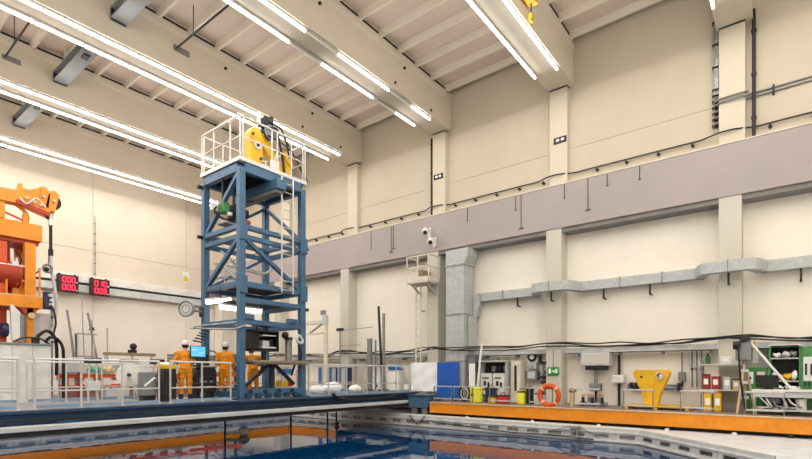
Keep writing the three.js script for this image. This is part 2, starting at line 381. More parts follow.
// plan-view strip along a polyline, swept upwards: ducts that bend round columns
function strip(pts, half, y0, y1) {
  const n = pts.length, L = [], R = [];
  for (let i = 0; i < n; i++) {
    const a = pts[Math.max(0, i - 1)], b = pts[Math.min(n - 1, i + 1)];
    let dx = b[0] - a[0], dz = b[1] - a[1]; const l = Math.hypot(dx, dz); dx /= l; dz /= l;
    L.push([pts[i][0] - dz * half, -(pts[i][1] + dx * half)]); R.push([pts[i][0] + dz * half, -(pts[i][1] - dx * half)]);
  }
  return mb().prism([...L, ...R.reverse()], y1 - y0, XYZ.plan, [0, y0, 0]);
}
{
  const o = base('ventilation_duct', [19, 4.9, -5]); tag(o, 'long flat galvanised duct bending round the columns on the right wall', 'duct');
  const X0 = 19.19, H0 = 4.87, H1 = 5.22;
  const runs = [[-10.75, -9.65], [-9.63, -8.12], [-6.48, -4.9], [-4.88, -3.5], [-3.48, -2.3], [-0.68, 0.9], [0.92, 2.4], [2.42, 3.3]];
  for (const [a, b] of runs) strip([[X0, a], [X0, b]], 0.17, H0, H1).build('duct_section', M.duct, o);
  for (const [a, b] of runs) mb().box(X0 - 0.2, X0 + 0.18, H0 - 0.025, H1 + 0.025, b - 0.02, b + 0.02).build('flange', M.zinc, o);
  for (const cz of [-7.3, -1.5, 4.3]) {
    const pts = []; for (let i = 0; i <= 20; i++) { const t = i / 20, z = cz - 0.86 + 1.72 * t, e = Math.min(1, Math.min(t, 1 - t) * 5.2); pts.push([X0 - 0.78 * Math.sin(e * Math.PI / 2), z]); }
    strip(pts, 0.17, H0, H1).build('column_bend', M.duct, o);
    mb().box(18.22, 18.26, H0 - 0.01, H1 + 0.01, cz - 0.015, cz + 0.015).build('seam', M.steelGrey, o);
    mb().box(18.5, 18.76, 4.5, 4.54, cz - 0.03, cz + 0.03).box(18.5, 18.54, 4.54, H0, cz - 0.03, cz + 0.03).build('bracket', M.dark, o);
  }
  for (const z of [-9.0, -5.5, -3.9, 0.3, 1.8]) mb().box(19.1, 19.15, 4.5, H0, z - 0.03, z + 0.03).box(19.1, WX, 4.5, 4.54, z - 0.03, z + 0.03).build('bracket', M.dark, o);
  // swan neck from the riser
  mb().prism([[-11.12, 4.2], [-10.95, 4.2], [-10.72, 4.87], [-10.72, 5.22], [-10.95, 5.22], [-11.12, 4.75]].map(([a, b]) => [-a, b]), 0.34, XYZ.side, [19.02, 0, 0]).build('elbow', M.duct, o);
}
{
  const o = base('duct_riser', [18.8, DECK, -11.6]); tag(o, 'big square galvanised riser duct beside the column with the basket', 'duct');
  for (const [a, b] of [[DECK + 0.01, 2.2], [2.22, 4.28], [4.3, 6.45]]) mb().box(18.3, 19.1, a, b, -12.08, -11.15, 0.02).build('duct_section', M.duct, o);
  for (const y of [2.21, 4.29, 6.46]) mb().box(18.26, 19.14, y - 0.03, y + 0.03, -12.12, -11.11).build('flange', M.zinc, o);
  mb().prism([[-12.08, 6.48], [-11.15, 6.48], [-10.95, 6.85], [-10.95, 7.15], [-12.08, 7.15]].map(([a, b]) => [-a, b]), 0.8, XYZ.side, [18.3, 0, 0]).build('hood', M.duct, o);
  mb().box(18.6, 19.1, 2.7, 4.2, -11.13, -10.95, 0.02).build('side_branch', M.duct, o);
  mb().box(18.5, 18.9, 1.7, 2.5, -11.1, -10.72, 0.03).build('damper_box', M.steelGrey, o);
}
{ // cable tray with sagging cables
  const o = base('cable_tray', [19, 2.5, -8]); tag(o, 'grey cable tray along the lower right wall between columns', 'cable tray');
  const segs = [[-32.3, -30.95], [-30.2, -25.15], [-24.35, -19.3], [-18.55, -13.5], [-11.0, -7.7], [-6.9, -1.85], [-1.05, 3.9]];
  for (const [a, b] of segs) {
    mb().box(19.0, 19.36, 2.44, 2.47, a, b).box(19.0, 19.02, 2.44, 2.66, a, b).build('tray', M.poolWall, o);
    for (let z = a + 0.5; z < b; z += 1.45) mb().box(19.02, WX, 2.36, 2.44, z - 0.03, z + 0.03).build('bracket', M.steelGrey, o);
  }
  const c = base('cable_bundle', [18.8, 2.7, -8]); tag(c, 'bundle of black cables looping along the tray past the columns', 'cable');
  for (let k = 0; k < 3; k++) {
    const pts = []; for (let z = -32; z < 4; z += 0.97) { const near = COLALL.some((q) => Math.abs(z - q) < 0.75); const riser = z > -12.9 && z < -10.5; pts.push([riser ? 18.2 - k * 0.05 : near ? 18.66 - k * 0.03 : 18.93 - k * 0.04, (near ? 2.78 : 2.68) + k * 0.05 + rr(-0.06, 0.05), z]); }
    mb().tube(pts, 0.026, 220, 6).build('cable', k === 1 ? M.dark : M.black, c);
  }
}
// ------------------------------------------------------------------ ceiling fittings
{
  const spans = [[-13.5, -18.12, 'grey hoist rail hanging near the top edge, right of the others'], [-19.2, -23.85, 'grey hoist rail hanging left of the middle light rows'], [-24.95, -29.6, 'grey hoist rail hanging above the leftmost lights'], [-30.7, -32.95, 'short grey hoist rail end at the left edge of the photo']];
  for (const [z1, z0, label] of spans) {
    const o = base('hoist_rail', [7.1, 13.90, z0]); tag(o, label, 'rail', 'hoist rails between the ceiling beams');
    mb().prism([[-0.2, 0], [0.2, 0], [0.2, 0.05], [0.04, 0.08], [0.04, 0.3], [0.2, 0.33], [0.2, 0.38], [-0.2, 0.38], [-0.2, 0.33], [-0.04, 0.3], [-0.04, 0.08], [-0.2, 0.05]].map(([a, b]) => [a * 1.25, b]), z1 - z0, XYZ.front, [7.1, 13.75, z0]).build('beam', M.steelGrey, o);
    mb().box(6.86, 7.34, 13.72, 14.18, z0 - 0.03, z0 + 0.03).build('end_plate', M.dark, o);
    mb().box(7.0, 7.2, 13.70, 13.75, z0 + 2.6, z0 + 2.95).build('trolley', M.black, o);
    mb().cyl([7.1, 14.15, z0 + 0.6], [7.1, 14.99, z0 + 0.6], 0.03).cyl([7.1, 14.15, z1 - 0.6], [7.1, 14.99, z1 - 0.6], 0.03).build('hanger', M.beam, o);
  }
  for (const [x, z1, z0, label] of [[5.3, -19.2, -24.0, 'thin dark ceiling conduit at the left edge with a box end'], [9.15, -13.5, -18.25, 'thin dark ceiling conduit above the tower with a box end']]) {
    const o = base('ceiling_conduit', [x, 13.95, z0]); tag(o, label, 'conduit', 'thin conduits under the ceiling');
    mb().cyl([x, 13.95, z0 + 0.1], [x, 13.95, z1], 0.035, 0.035, 8).build('pipe', M.dark, o);
    mb().cyl([x, 13.95, z0 + 1.3], [x, 14.99, z0 + 1.3], 0.015).cyl([x, 13.95, z1 - 0.9], [x, 14.99, z1 - 0.9], 0.015).build('hanger', M.dark, o);
    mb().box(x - 0.1, x + 0.5, 13.85, 14.05, z0, z0 + 0.1, 0.01).build('end_box', M.steelGrey, o);
  }
}
{
  const o = base('chain_hoist', [14.6, 12.9, -6.4]); tag(o, 'yellow chain hoist hanging beside the beam at the top edge', 'hoist');
  mb().box(14.2, 15.0, 12.95, 13.35, -6.55, -6.2, 0.05).build('body', M.yellow, o);
  mb().cyl([14.05, 13.15, -6.38], [14.2, 13.15, -6.38], 0.17, 0.17, 16).build('motor', M.dark, o);
  mb().box(14.4, 14.8, 13.35, 14.0, -6.5, -6.3, 0.02).build('hanger', M.yellow, o);
  mb().box(13.4, 15.6, 14.0, 14.15, -6.62, -6.2, 0.02).build('trolley_bar', M.steelGrey, o);
  mb().cyl([14.8, 12.95, -6.38], [14.8, 12.45, -6.38], 0.02).build('chain', M.dark, o);
  mb().torus([14.8, 12.33, -6.38], 0.1, 0.03, [0, 0, 1], 18, 4.6).box(14.72, 14.88, 12.42, 12.6, -6.44, -6.32, 0.02).build('hook', M.yellow, o);
  o.position.y += 0.6; o.position.z -= 0.12;
}
// dark inspection holes on the beam faces
// ------------------------------------------------------------------ deck platforms with orange edges
{
  const o = structure('trim_2', 'mauve brown deck raised beside the pool');
  mb().box(16.98, 17.02, -0.08, 0.34, -11.8, 9).build('deck_shade_strip', M.dark, o);  // added dark strip standing in for the shade under the deck
  mb().box(BX + 0.02, 17.0, -0.08, 0.34, -21.45, -21.41).build('deck_shade_strip', M.dark, o);  // the same added shade strip along the far side
  const plate = (x0, x1, z0, z1) => { mb().box(x0, x1, 0.34, DECK, z0, z1).build('deck_plate', M.deck, o); };
  for (let z = -11.85; z < 9; z += 2.1) plate(16.82, WX - 0.01, z, z + 2.09);
  plate(18.1, WX - 0.01, -17.5, -11.87);
  plate(16.82, WX - 0.01, -21.0, -17.52);
  for (let x = BX + 0.02; x < 17; x += 3.5) plate(x, Math.min(x + 3.49, WX - 0.01), WZ + 0.01, -21.22);
  plate(16.82, WX - 0.01, -21.2, -21.01);
  for (const [x, z] of [[19, -11], [19, -6], [19, -1], [19, 4], [18.6, -14], [17.2, -19.5], [10, -22], [4, -22], [-2, -22], [10, -30], [4, -30], [-2, -30], [16, -30]])
    mb().box(x - 0.1, x + 0.1, -0.08, 0.34, z - 0.1, z + 0.1).build('deck_post', M.dark, o);
}
function edgeBeam(label, alongZ, a, b, at) {
  const mid = (a + b) / 2;
  const o = base('deck_edge_beam', alongZ ? [at, 0.13, mid] : [mid, 0.13, at]); tag(o, label, 'beam', 'orange deck edge beams');
  const f = mb(), t = mb();
  if (alongZ) { f.box(at, at + 0.1, 0.06, 0.44, a, b, 0.01); t.box(at - 0.03, at + 0.14, 0.44, 0.48, a, b, 0.008); f.box(at, at + 0.2, 0.04, 0.07, a, b); } else { f.box(a, b, 0.06, 0.44, at - 0.1, at, 0.01); t.box(a, b, 0.44, 0.48, at - 0.14, at + 0.03, 0.008); f.box(a, b, 0.04, 0.07, at - 0.2, at); }
  f.build('web', M.orange, o); t.build('top_flange', M.tan, o);
  const n = Math.max(2, Math.round((b - a) / 3.2));
  for (let i = 0; i <= n; i++) { const q = a + 0.1 + (b - a - 0.2) * i / n; const p = mb(); if (alongZ) p.box(at + 0.02, at + 0.18, -0.08, 0.05, q - 0.06, q + 0.06); else p.box(q - 0.06, q + 0.06, -0.08, 0.05, at - 0.18, at - 0.02); p.build('foot', M.dark, o); }
}
edgeBeam('long orange deck edge beam along the right side of the pool', true, -11.85, 9, 16.72);
edgeBeam('orange deck edge beam behind the bridge at the far right corner', true, -21.1, -17.5, 16.72);
edgeBeam('orange deck edge beam along the far side behind the bridge', false, BX + 0.02, 16.7, -21.1);
// low guard rails along the right deck
{
  const L = 1.56, proto = (() => {
    const o = new THREE.Group(); o.name = 'guard_rail';
    const z0 = 0, z1 = L;
    for (const z of [0.03, L - 0.03]) mb().box(-0.025, 0.025, 0, 0.66, z - 0.025, z + 0.025, 0.008).build('post', M.steelGrey, o);
    mb().box(-0.03, 0.03, 0.64, 0.69, z0, z1, 0.012).build('top_rail', M.rail, o);
    mb().box(-0.022, 0.022, 0.13, 0.18, z0, z1, 0.01).build('lower_rail', M.rail, o);
    return o;
  })();
  const words = ['beside the blue panel', 'in front of the yellow drum', 'in front of the red toolbox', 'behind the orange life ring', 'in front of the grey heater box', 'in front of the yellow lifting bracket', 'in front of the shelf of red boxes', 'in front of the white desk', 'past the right edge of the green cabinet'];
  [-12.45, -10.81, -9.17, -7.53, -5.89, -4.26, -2.62, -0.98, 0.66].forEach((z, i) => {
    const o = i ? scene.getObjectByName('guard_rail').clone() : proto; o.name = numbered('guard_rail'); scene.add(o);
    o.position.set(i === 0 ? 17.3 : 16.95, i === 0 ? DECK + 0.0 : DECK, z); if (i === 0) o.position.set(16.95, DECK, -12.45 + 0.65), o.scale.z = 0.58;
    tag(o, `low steel guard rail ${words[i]}`, 'railing', 'low guard rails on the right deck');
  });
}
// ------------------------------------------------------------------ bridge over the pool
const BD = 0.84, BZ0 = -16.9, BZ1 = -13.4;
{
  const o = base('travelling_bridge', [5, 0.4, -15]); tag(o, 'long dark blue bridge spanning the pool', 'bridge');
  const I = (z, name) => mb().prism([[-0.2, 0], [0.2, 0], [0.2, 0.04], [0.03, 0.06], [0.03, 0.28], [0.2, 0.3], [0.2, 0.36], [-0.2, 0.36], [-0.2, 0.3], [-0.03, 0.28], [-0.03, 0.06], [-0.2, 0.04]].map(([a, b]) => [-(z + a), b]), 26, XYZ.side, [-8, 0.46, 0]).build(name, M.bridgeBlue, o);
  I(-13.6, 'girder'); I(-16.7, 'girder');
  for (let x = -7.5; x < 16.7; x += 1.27) mb().box(x, x + 1.255, 0.82, BD, BZ0 + 0.02, BZ1 - 0.02).build('deck_plate', M.steelGrey, o);
  for (let x = -7; x < 18; x += 2.4) mb().box(x, x + 0.12, 0.55, 0.8, -16.5, -13.8).build('cross_member', M.dark, o);
  mb().box(-8, 17.95, 0.38, 0.5, -13.38, -13.1, 0.015).build('rail_beam', M.poolWall, o);
  mb().box(-8, 17.9, 0.26, 0.38, -13.5, -13.18).build('lower_chord', M.dark, o);
  mb().box(-8, 17.9, 0.58, 0.62, -13.405, -13.35).build('cable_run', M.black, o);
  for (let x = 0.5; x < 17; x += 3.4) mb().box(x, x + 0.45, 0.5, 0.56, -13.36, -13.3).build('bracket', M.bridgeBlue, o);
  mb().tube([[12.6, 0.9, -13.34], [13.2, 0.68, -13.3], [15.5, 0.66, -13.3], [16.2, 0.72, -13.32], [16.4, 0.8, -13.34]], 0.05, 40, 7).build('hose', M.black, o);
  mb().box(9.8, 10.4, BD, BD + 0.12, -16.8, -16.5).build('stop_block', M.dark, o);
}
{
  const o = base('end_truck', [17.1, 0.12, -12.6]); tag(o, 'blue steel end block between the bridge and the orange beam', 'bridge end');
  mb().box(16.78, 17.5, 0.2, 0.74, -13.02, -12.0, 0.02).build('housing', M.blue, o);
  mb().box(16.72, 17.56, 0.7, 0.75, -13.04, -11.96, 0.01).build('cover', M.bridgeBlue, o);
  for (const z of [-12.8, -12.25]) mb().cyl([16.9, 0.08, z], [17.4, 0.08, z], 0.16, 0.16, 18).build('wheel', M.steelGrey, o);
  for (const [y, z] of [[0.3, -12.9], [0.62, -12.9], [0.3, -12.1], [0.62, -12.1]]) mb().cyl([16.78, y, z], [16.75, y, z], 0.03, 0.03, 6).build('bolt', M.steelGrey, o);
}
const toeBlue = std(0x8aa5c2, 0.5, 0, { map: tWear });
// tall railings on the bridge
function bridgeRail(x0, x1, z, label, group) {
  const o = base('bridge_railing', [x0, BD, z]); tag(o, label, 'railing', group);
  const n = Math.max(1, Math.round((x1 - x0) / 0.93));
  for (let i = 0; i <= n; i++) { const x = x0 + (x1 - x0) * i / n; mb().box(x - 0.022, x + 0.022, BD, 2.0, z - 0.022, z + 0.022, 0.008).build('post', M.rail, o); mb().box(x - 0.05, x + 0.05, BD, BD + 0.02, z - 0.05, z + 0.05).build('foot_plate', M.rail, o); }
  mb().box(x0 - 0.02, x1 + 0.02, 1.97, 2.02, z - 0.03, z + 0.03, 0.015).build('top_rail', M.whiteSteel, o);
  mb().box(x0, x1, 1.24, 1.28, z - 0.02, z + 0.02, 0.01).build('middle_rail', M.rail, o);
  mb().box(x0, x1, BD + 0.02, BD + 0.1, z - 0.012, z + 0.012).build('toe_board', toeBlue, o);
}
const FR = 'tall railings along the front of the bridge';
bridgeRail(0.43, 3.22, BZ1 - 0.12, 'white bridge railing in front of the white container', FR);
bridgeRail(3.53, 6.32, BZ1 - 0.12, 'white bridge railing in front of the long orange trestle', FR);
bridgeRail(6.63, 8.49, BZ1 - 0.12, 'white bridge railing in front of the worker at the blue screen', FR);
bridgeRail(11.6, 14.46, BZ1 - 0.12, 'white bridge railing just right of the blue tower', FR);
bridgeRail(14.66, 17.5, BZ1 - 0.12, 'white bridge railing at the right end of the bridge', FR);
const RR = 'tall railings along the rear of the bridge';
bridgeRail(0.2, 4.0, BZ0 + 0.12, 'rear bridge railing between container and hoses', RR);
bridgeRail(4.2, 8.0, BZ0 + 0.12, 'rear bridge railing behind the white reel', RR);
bridgeRail(8.2, 12.0, BZ0 + 0.12, 'rear bridge railing behind the blue tower', RR);
bridgeRail(12.2, 17.2, BZ0 + 0.12, 'rear bridge railing right of the blue tower', RR);
// ------------------------------------------------------------------ blue tower
const TX0 = 8.93, TX1 = 11.38, TZ0 = -15.75, TZ1 = -13.64, UP = 0.17;
{
  const o = base('steel_tower', [10, BD, -14.5]); tag(o, 'tall blue steel lattice tower standing on the bridge', 'tower');
  for (const x of [TX0, TX1]) for (const z of [TZ0, TZ1]) {
    const leg = mb().box(x - 0.105, x + 0.105, BD + 0.02, 8.2, z - 0.105, z + 0.105, 0.015).build('leg', M.blue, o);
    mb().box(x - 0.22, x + 0.22, BD, BD + 0.04, z - 0.2, z + 0.2, 0.008).build('foot_plate', M.bridgeBlue, leg);
  }
  const ring = (y, h, w, sides = 'fblr') => {
    if (sides.includes('f')) mb().box(TX0 + 0.1, TX1 - 0.1, y - h / 2, y + h / 2, TZ1 - w / 2, TZ1 + w / 2, 0.01).build('cross_beam', M.blue, o);
    if (sides.includes('b')) mb().box(TX0 + 0.1, TX1 - 0.1, y - h / 2, y + h / 2, TZ0 - w / 2, TZ0 + w / 2, 0.01).build('cross_beam', M.blue, o);
    if (sides.includes('l')) mb().box(TX0 - w / 2, TX0 + w / 2, y - h / 2, y + h / 2, TZ0 + 0.1, TZ1 - 0.1, 0.01).build('cross_beam', M.blue, o);
    if (sides.includes('r')) mb().box(TX1 - w / 2, TX1 + w / 2, y - h / 2, y + h / 2, TZ0 + 0.1, TZ1 - 0.1, 0.01).build('cross_beam', M.blue, o);
  };
  ring(8.22, 0.3, 0.18); ring(6.34, 0.15, 0.16); ring(6.02, 0.15, 0.16); ring(4.52, 0.17, 0.16); ring(4.02, 0.15, 0.16, 'fr'); ring(3.32, 0.16, 0.16); ring(1.05, 0.24, 0.22, 'fb'); ring(1.0, 0.2, 0.2, 'lr');
  const D = (a, b, w = 0.13) => mb().bar(a, b, w, w, 0.01).build('brace', M.blue, o);
  D([TX0, 8.05, TZ1 - 0.1], [TX0, 6.42, TZ0 + 0.1]); D([TX0, 5.98, TZ1 - 0.1], [TX0, 4.6, TZ0 + 0.1]);
  D([TX0 + 0.1, 6.0, TZ1], [TX1 - 0.1, 4.6, TZ1]); D([TX1, 7.9, TZ0 + 0.1], [TX1, 6.42, TZ1 - 0.1]); D([TX0 + 0.1, 4.6, TZ0], [TX1 - 0.1, 6.0, TZ0], 0.1);
  D([TX0 + 0.1, 6.4, TZ0], [TX1 - 0.1, 7.9, TZ0], 0.1);
  mb().bar([10.1, 2.0, TZ1 - 0.1], [9.0, 1.15, TZ1 - 0.1], 0.1, 0.1).build('lower_brace', M.dark, o);
  mb().bar([10.25, 2.0, TZ1 - 0.1], [11.1, 1.3, TZ1 - 0.1], 0.1, 0.1).build('lower_brace', M.dark, o);
  mb().box(10.1, 10.24, 1.1, 2.0, TZ1 - 0.16, TZ1 - 0.02).build('lower_post', M.dark, o);
  // top platform
  mb().box(TX0 - 0.13, TX1 + 0.13, 8.37, 8.5, TZ0 - 0.13, TZ1 + 0.13, 0.012).build('top_platform', M.whiteSteel, o);
  mb().box(TX0 - 0.1, TX1 + 0.1, 8.33, 8.37, TZ0 + 0.08, TZ1 - 0.08).build('grating', M.dark, o);
  for (let i = 1; i < 6; i++) mb().box(TX0 + i * 0.41, TX0 + i * 0.41 + 0.06, 8.2, 8.33, TZ0 + 0.1, TZ1 - 0.12).build('joist', M.dark, o);
  mb().box(10.0, 10.38, 7.78, 8.1, TZ0 + 0.12, TZ1 + 0.42, 0.015).build('lift_beam', M.blue, o);
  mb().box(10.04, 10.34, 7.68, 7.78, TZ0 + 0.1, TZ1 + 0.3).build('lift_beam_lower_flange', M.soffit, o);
  // intermediate gratings
  mb().box(TX0 + 0.1, TX1 - 0.1, 4.61, 4.64, TZ0 + 0.1, TZ1 - 0.55).build('landing', M.dark, o);
  mb().box(9.1, 11.1, 4.05, 4.08, TZ0 + 0.15, TZ1 - 0.75).build('landing', M.dark, o);
  for (const [x0, x1] of [[9.0, 9.35], [10.75, 11.1]]) mb().box(x0, x1, 3.4, 3.56, TZ1 - 0.1, TZ1 + 0.12, 0.01).build('gusset_block', M.blue, o);
  for (let x = 9.0; x < 11.2; x += 0.38) mb().box(x, x + 0.2, BD + 0.03, BD + 0.2, TZ1 + 0.06, TZ1 + 0.2, 0.02).build('roller_block', M.bridgeBlue, o);
  for (let x = 9.2; x < 11; x += 0.55) mb().cyl([x, BD + 0.25, TZ1 + 0.1], [x, BD + 0.25, TZ1 + 0.16], 0.07, 0.07, 12).build('bolt_cap', M.dark, o);
  for (const [x, y, z] of [[TX1 + 0.16, 6.12, TZ1], [TX1 + 0.16, 3.95, TZ1], [TX0 - 0.16, 6.3, TZ0], [TX0 - 0.16, 8.0, TZ0]]) mb().box(x - 0.12, x + 0.12, y - 0.05, y + 0.05, z - 0.06, z + 0.06, 0.01).build('cable_guide', M.black, o);
  for (const x of [TX0, TX1]) for (const y of [6.18, 4.5]) mb().box(x - 0.15, x + 0.15, y - 0.28, y + 0.28, TZ1 + 0.1, TZ1 + 0.15, 0.008).build('gusset', M.blue, o);
  // rails of the landings
  for (const y of [5.0, 5.45]) mb().cyl([TX0 + 0.2, y, TZ0 + 0.25], [TX1 - 0.2, y, TZ0 + 0.25], 0.025).build('landing_rail', M.rail, o);
  for (const x of [9.5, 10.2, 10.9]) mb().cyl([x, 4.64, TZ0 + 0.25], [x, 5.45, TZ0 + 0.25], 0.022).build('landing_rail_post', M.rail, o);
  for (const y of [4.95, 5.4]) mb().cyl([TX0 + 0.25, y, TZ0 + 0.25], [TX0 + 0.25, y, TZ1 - 0.7], 0.025).build('landing_rail', M.rail, o);
  mb().tube([[9.0, 5.75, -14.9], [9.4, 5.3, -14.6], [9.9, 5.15, -14.5], [10.5, 5.2, -14.6], [11.1, 5.6, -14.7]], 0.04, 30, 7).build('pale_hose', M.plastic, o);
  mb().tube([[8.95, 5.2, -14.6], [9.2, 4.85, -14.4], [9.7, 4.75, -14.4], [10.3, 4.8, -14.5]], 0.06, 30, 7).build('pale_hose', M.plastic, o);
  mb().tube([[8.9, 3.3, TZ1 + 0.05], [8.2, 3.18, TZ0 + 0.3], [8.6, 3.05, TZ1], [9.0, 3.2, TZ1 + 0.15]], 0.03, 30, 6).build('hanging_cable', M.zinc, o);
  for (let i = 0; i < 6; i++) mb().bar([8.25 - 0.07 * i + 0.4, 3.2 - i * 0.09, TZ0 + 0.35], [8.55 - 0.07 * i + 0.4, 3.16 - i * 0.09, TZ0 + 0.35], 0.06, 0.04).build('cable_chain_link', M.dark, o);
}
{ // guard rail of the top platform
  const o = base('platform_railing', [10, 8.5, -14.5]); tag(o, 'white guard railing round the top of the blue tower', 'railing');
  const x0 = TX0 - 0.08, x1 = TX1 + 0.08, z0 = TZ0 - 0.08, z1 = TZ1 + 0.08, Y = 8.5, T = 9.8;
  const post = (x, z) => mb().box(x - 0.019, x + 0.019, Y, T, z - 0.019, z + 0.019, 0.006).build('post', M.whiteSteel, o);
  for (const x of [x0, x0 + 0.1, x0 + 1.2, x0 + 1.42, x0 + 2.0, x1 - 0.1, x1]) post(x, z1);
  for (const z of [z0, z0 + 0.14, z0 + 0.75, z1 - 0.55]) post(x0, z);
  for (const x of [x0 + 0.8, x0 + 1.6, x1]) post(x, z0);
  for (const z of [z0 + 0.7, z0 + 1.4]) post(x1, z);
  for (const [y, nm, r] of [[T, 'top_rail', 0.026], [9.15, 'middle_rail', 0.017]]) {
    mb().box(x0 - (y === T ? 0.1 : 0), x1, y - r, y + r, z1 - r, z1 + r, 0.012).build(nm, M.whiteSteel, o);
    mb().box(x0, x1, y - r, y + r, z0 - r, z0 + r, 0.012).build(nm, M.whiteSteel, o);
    mb().box(x0 - r, x0 + r, y - r, y + r, z0, z1, 0.012).build(nm, M.whiteSteel, o);
    mb().box(x1 - r, x1 + r, y - r, y + r, z0, z1, 0.012).build(nm, M.whiteSteel, o);
  }
  mb().bar([x0 + 1.2, 8.5, z1], [x0 + 1.42, 9.15, z1], 0.03, 0.03).build('gate_brace', M.whiteSteel, o);
  mb().box(x0 + 1.14, x0 + 1.46, 8.5, 8.79, z1 - 0.02, z1 + 0.04).build('kick_plate', M.white, o);
  for (let i = 0; i < 5; i++) mb().box(x0 + 0.15 + i * 0.14, x0 + 0.29 + i * 0.14, T + 0.05, T + 0.15, z1 - 0.2, z1 - 0.16).build('hazard_stripe', i % 2 ? M.black : M.paleYellow, o);
  mb().box(x0 + 0.15, x0 + 0.2, T, T + 0.05, z1 - 0.2, z1).box(x0 + 0.8, x0 + 0.85, T, T + 0.05, z1 - 0.2, z1).build('stripe_bracket', M.dark, o);
}
{
  const o = base('tower_ladder', [10.65, 4.4, TZ1 + 0.22]); tag(o, 'light steel ladder fixed to the right front of the blue tower', 'ladder');
  for (const x of [10.33, 10.8]) mb().cyl([x, 4.4, TZ1 + 0.24], [x, 8.3, TZ1 + 0.24], 0.028, 0.028, 8).build('side_rail', M.rail, o);
  for (let y = 4.5; y < 8.1; y += 0.3) mb().cyl([10.33, y, TZ1 + 0.24], [10.8, y, TZ1 + 0.24], 0.016, 0.016, 6).build('rung', M.rail, o);
  for (const y of [4.55, 6.34, 8.2]) for (const x of [10.33, 10.8]) mb().box(x - 0.02, x + 0.02, y - 0.03, y + 0.03, TZ1 + 0.06, TZ1 + 0.24).build('standoff', M.rail, o);
}
{ // yellow winch on top
  const o = base('winch_crane', [9.9, 8.33, -14.4]); tag(o, 'yellow winch crane with bent arm on top of the blue tower', 'crane');
  mb().prism([[9.62, 8.36], [10.15, 8.36], [10.15, 8.6], [10.08, 8.7], [10.08, 9.6], [9.95, 9.85], [9.75, 9.85], [9.62, 9.65]], 0.35, XYZ.front, [0, 0, -14.6], 0.015).build('mast', M.yellow, o);
  mb().prism([[9.9, 9.75], [10.2, 9.8], [10.95, 8.95], [11.2, 8.9], [11.2, 8.72], [10.8, 8.75], [10.1, 9.4]], 0.2, XYZ.front, [0, 0, -14.5], 0.012).build('arm', M.yellow, o);
  mb().cyl([9.85, 9.25, -14.22], [9.85, 9.25, -14.16], 0.13, 0.13, 18).build('pivot_cap', M.whiteSteel, o);
  mb().cyl([9.85, 9.25, -14.16], [9.85, 9.25, -14.13], 0.06, 0.06, 12).build('pivot_bolt', M.dark, o);
  for (const [x, y] of [[9.7, 8.55], [10.05, 8.5], [10.0, 8.85], [9.7, 9.6]]) mb().cyl([x, y, -14.23], [x, y, -14.19], 0.045, 0.045, 8).build('bolt', M.dark, o);
  mb().cyl([10.35, 9.85, -14.55], [10.35, 9.85, -14.15], 0.2, 0.2, 18).build('drum', M.dark, o);
  for (const z of [-14.58, -14.15]) mb().cyl([10.35, 9.85, z], [10.35, 9.85, z + 0.03], 0.26, 0.26, 18).build('drum_flange', M.steelGrey, o);
  mb().tube([[10.2, 9.95, -14.1], [10.5, 9.98, -14.0], [10.62, 9.5, -14.0], [10.75, 9.1, -14.0], [10.85, 8.6, -14.05]], 0.045, 24, 7).build('hose', M.black, o);
  mb().tube([[10.4, 9.9, -14.05], [10.85, 9.7, -13.95], [11.3, 9.2, -13.95], [11.7, 8.6, -13.95]], 0.02, 24, 6).build('wire', M.dark, o);
  mb().tube([[10.2, 9.7, -14.1], [10.9, 9.45, -13.9], [11.5, 8.9, -13.9], [11.85, 8.55, -13.95]], 0.02, 24, 6).build('wire', M.dark, o);
  mb().box(10.65, 11.1, 8.36, 8.75, -14.7, -14.2, 0.03).build('gearbox', M.yellow, o);
  mb().cyl([10.85, 8.75, -14.45], [10.85, 9.05, -14.45], 0.12, 0.12, 14).build('motor', M.black, o);
  mb().box(10.1, 10.4, 8.36, 8.5, -14.7, -14.3, 0.02).build('base_block', M.dark, o);
  mb().box(10.15, 10.45, 10.05, 10.4, -14.5, -14.2, 0.03).build('valve_block', M.dark, o);
  mb().cyl([10.5, 10.1, -14.3], [10.5, 10.5, -14.3], 0.07, 0.07, 12).build('filter', M.black, o);
  mb().box(10.0, 10.1, 9.8, 10.55, -14.45, -14.35, 0.01).build('lamp_post', M.whiteSteel, o);
  mb().prism([[10.75, 9.35], [10.95, 9.4], [11.3, 9.0], [11.2, 8.9]], 0.12, XYZ.front, [0, 0, -14.2], 0.01).build('jib_link', M.yellow, o);
  mb().box(11.05, 11.25, 8.36, 9.3, -14.3, -14.15, 0.02).build('jib_post', M.yellow, o);
  mb().tube([[10.3, 10.2, -14.15], [10.7, 10.1, -14.05], [10.95, 9.7, -14.05], [11.1, 9.2, -14.08]], 0.035, 24, 7).build('hose', M.black, o);
  mb().box(9.4, 11.2, 8.33, 8.37, -14.8, -14.1).build('base_plate', M.dark, o);
  o.position.y += UP; o.position.x += 0.08;
}
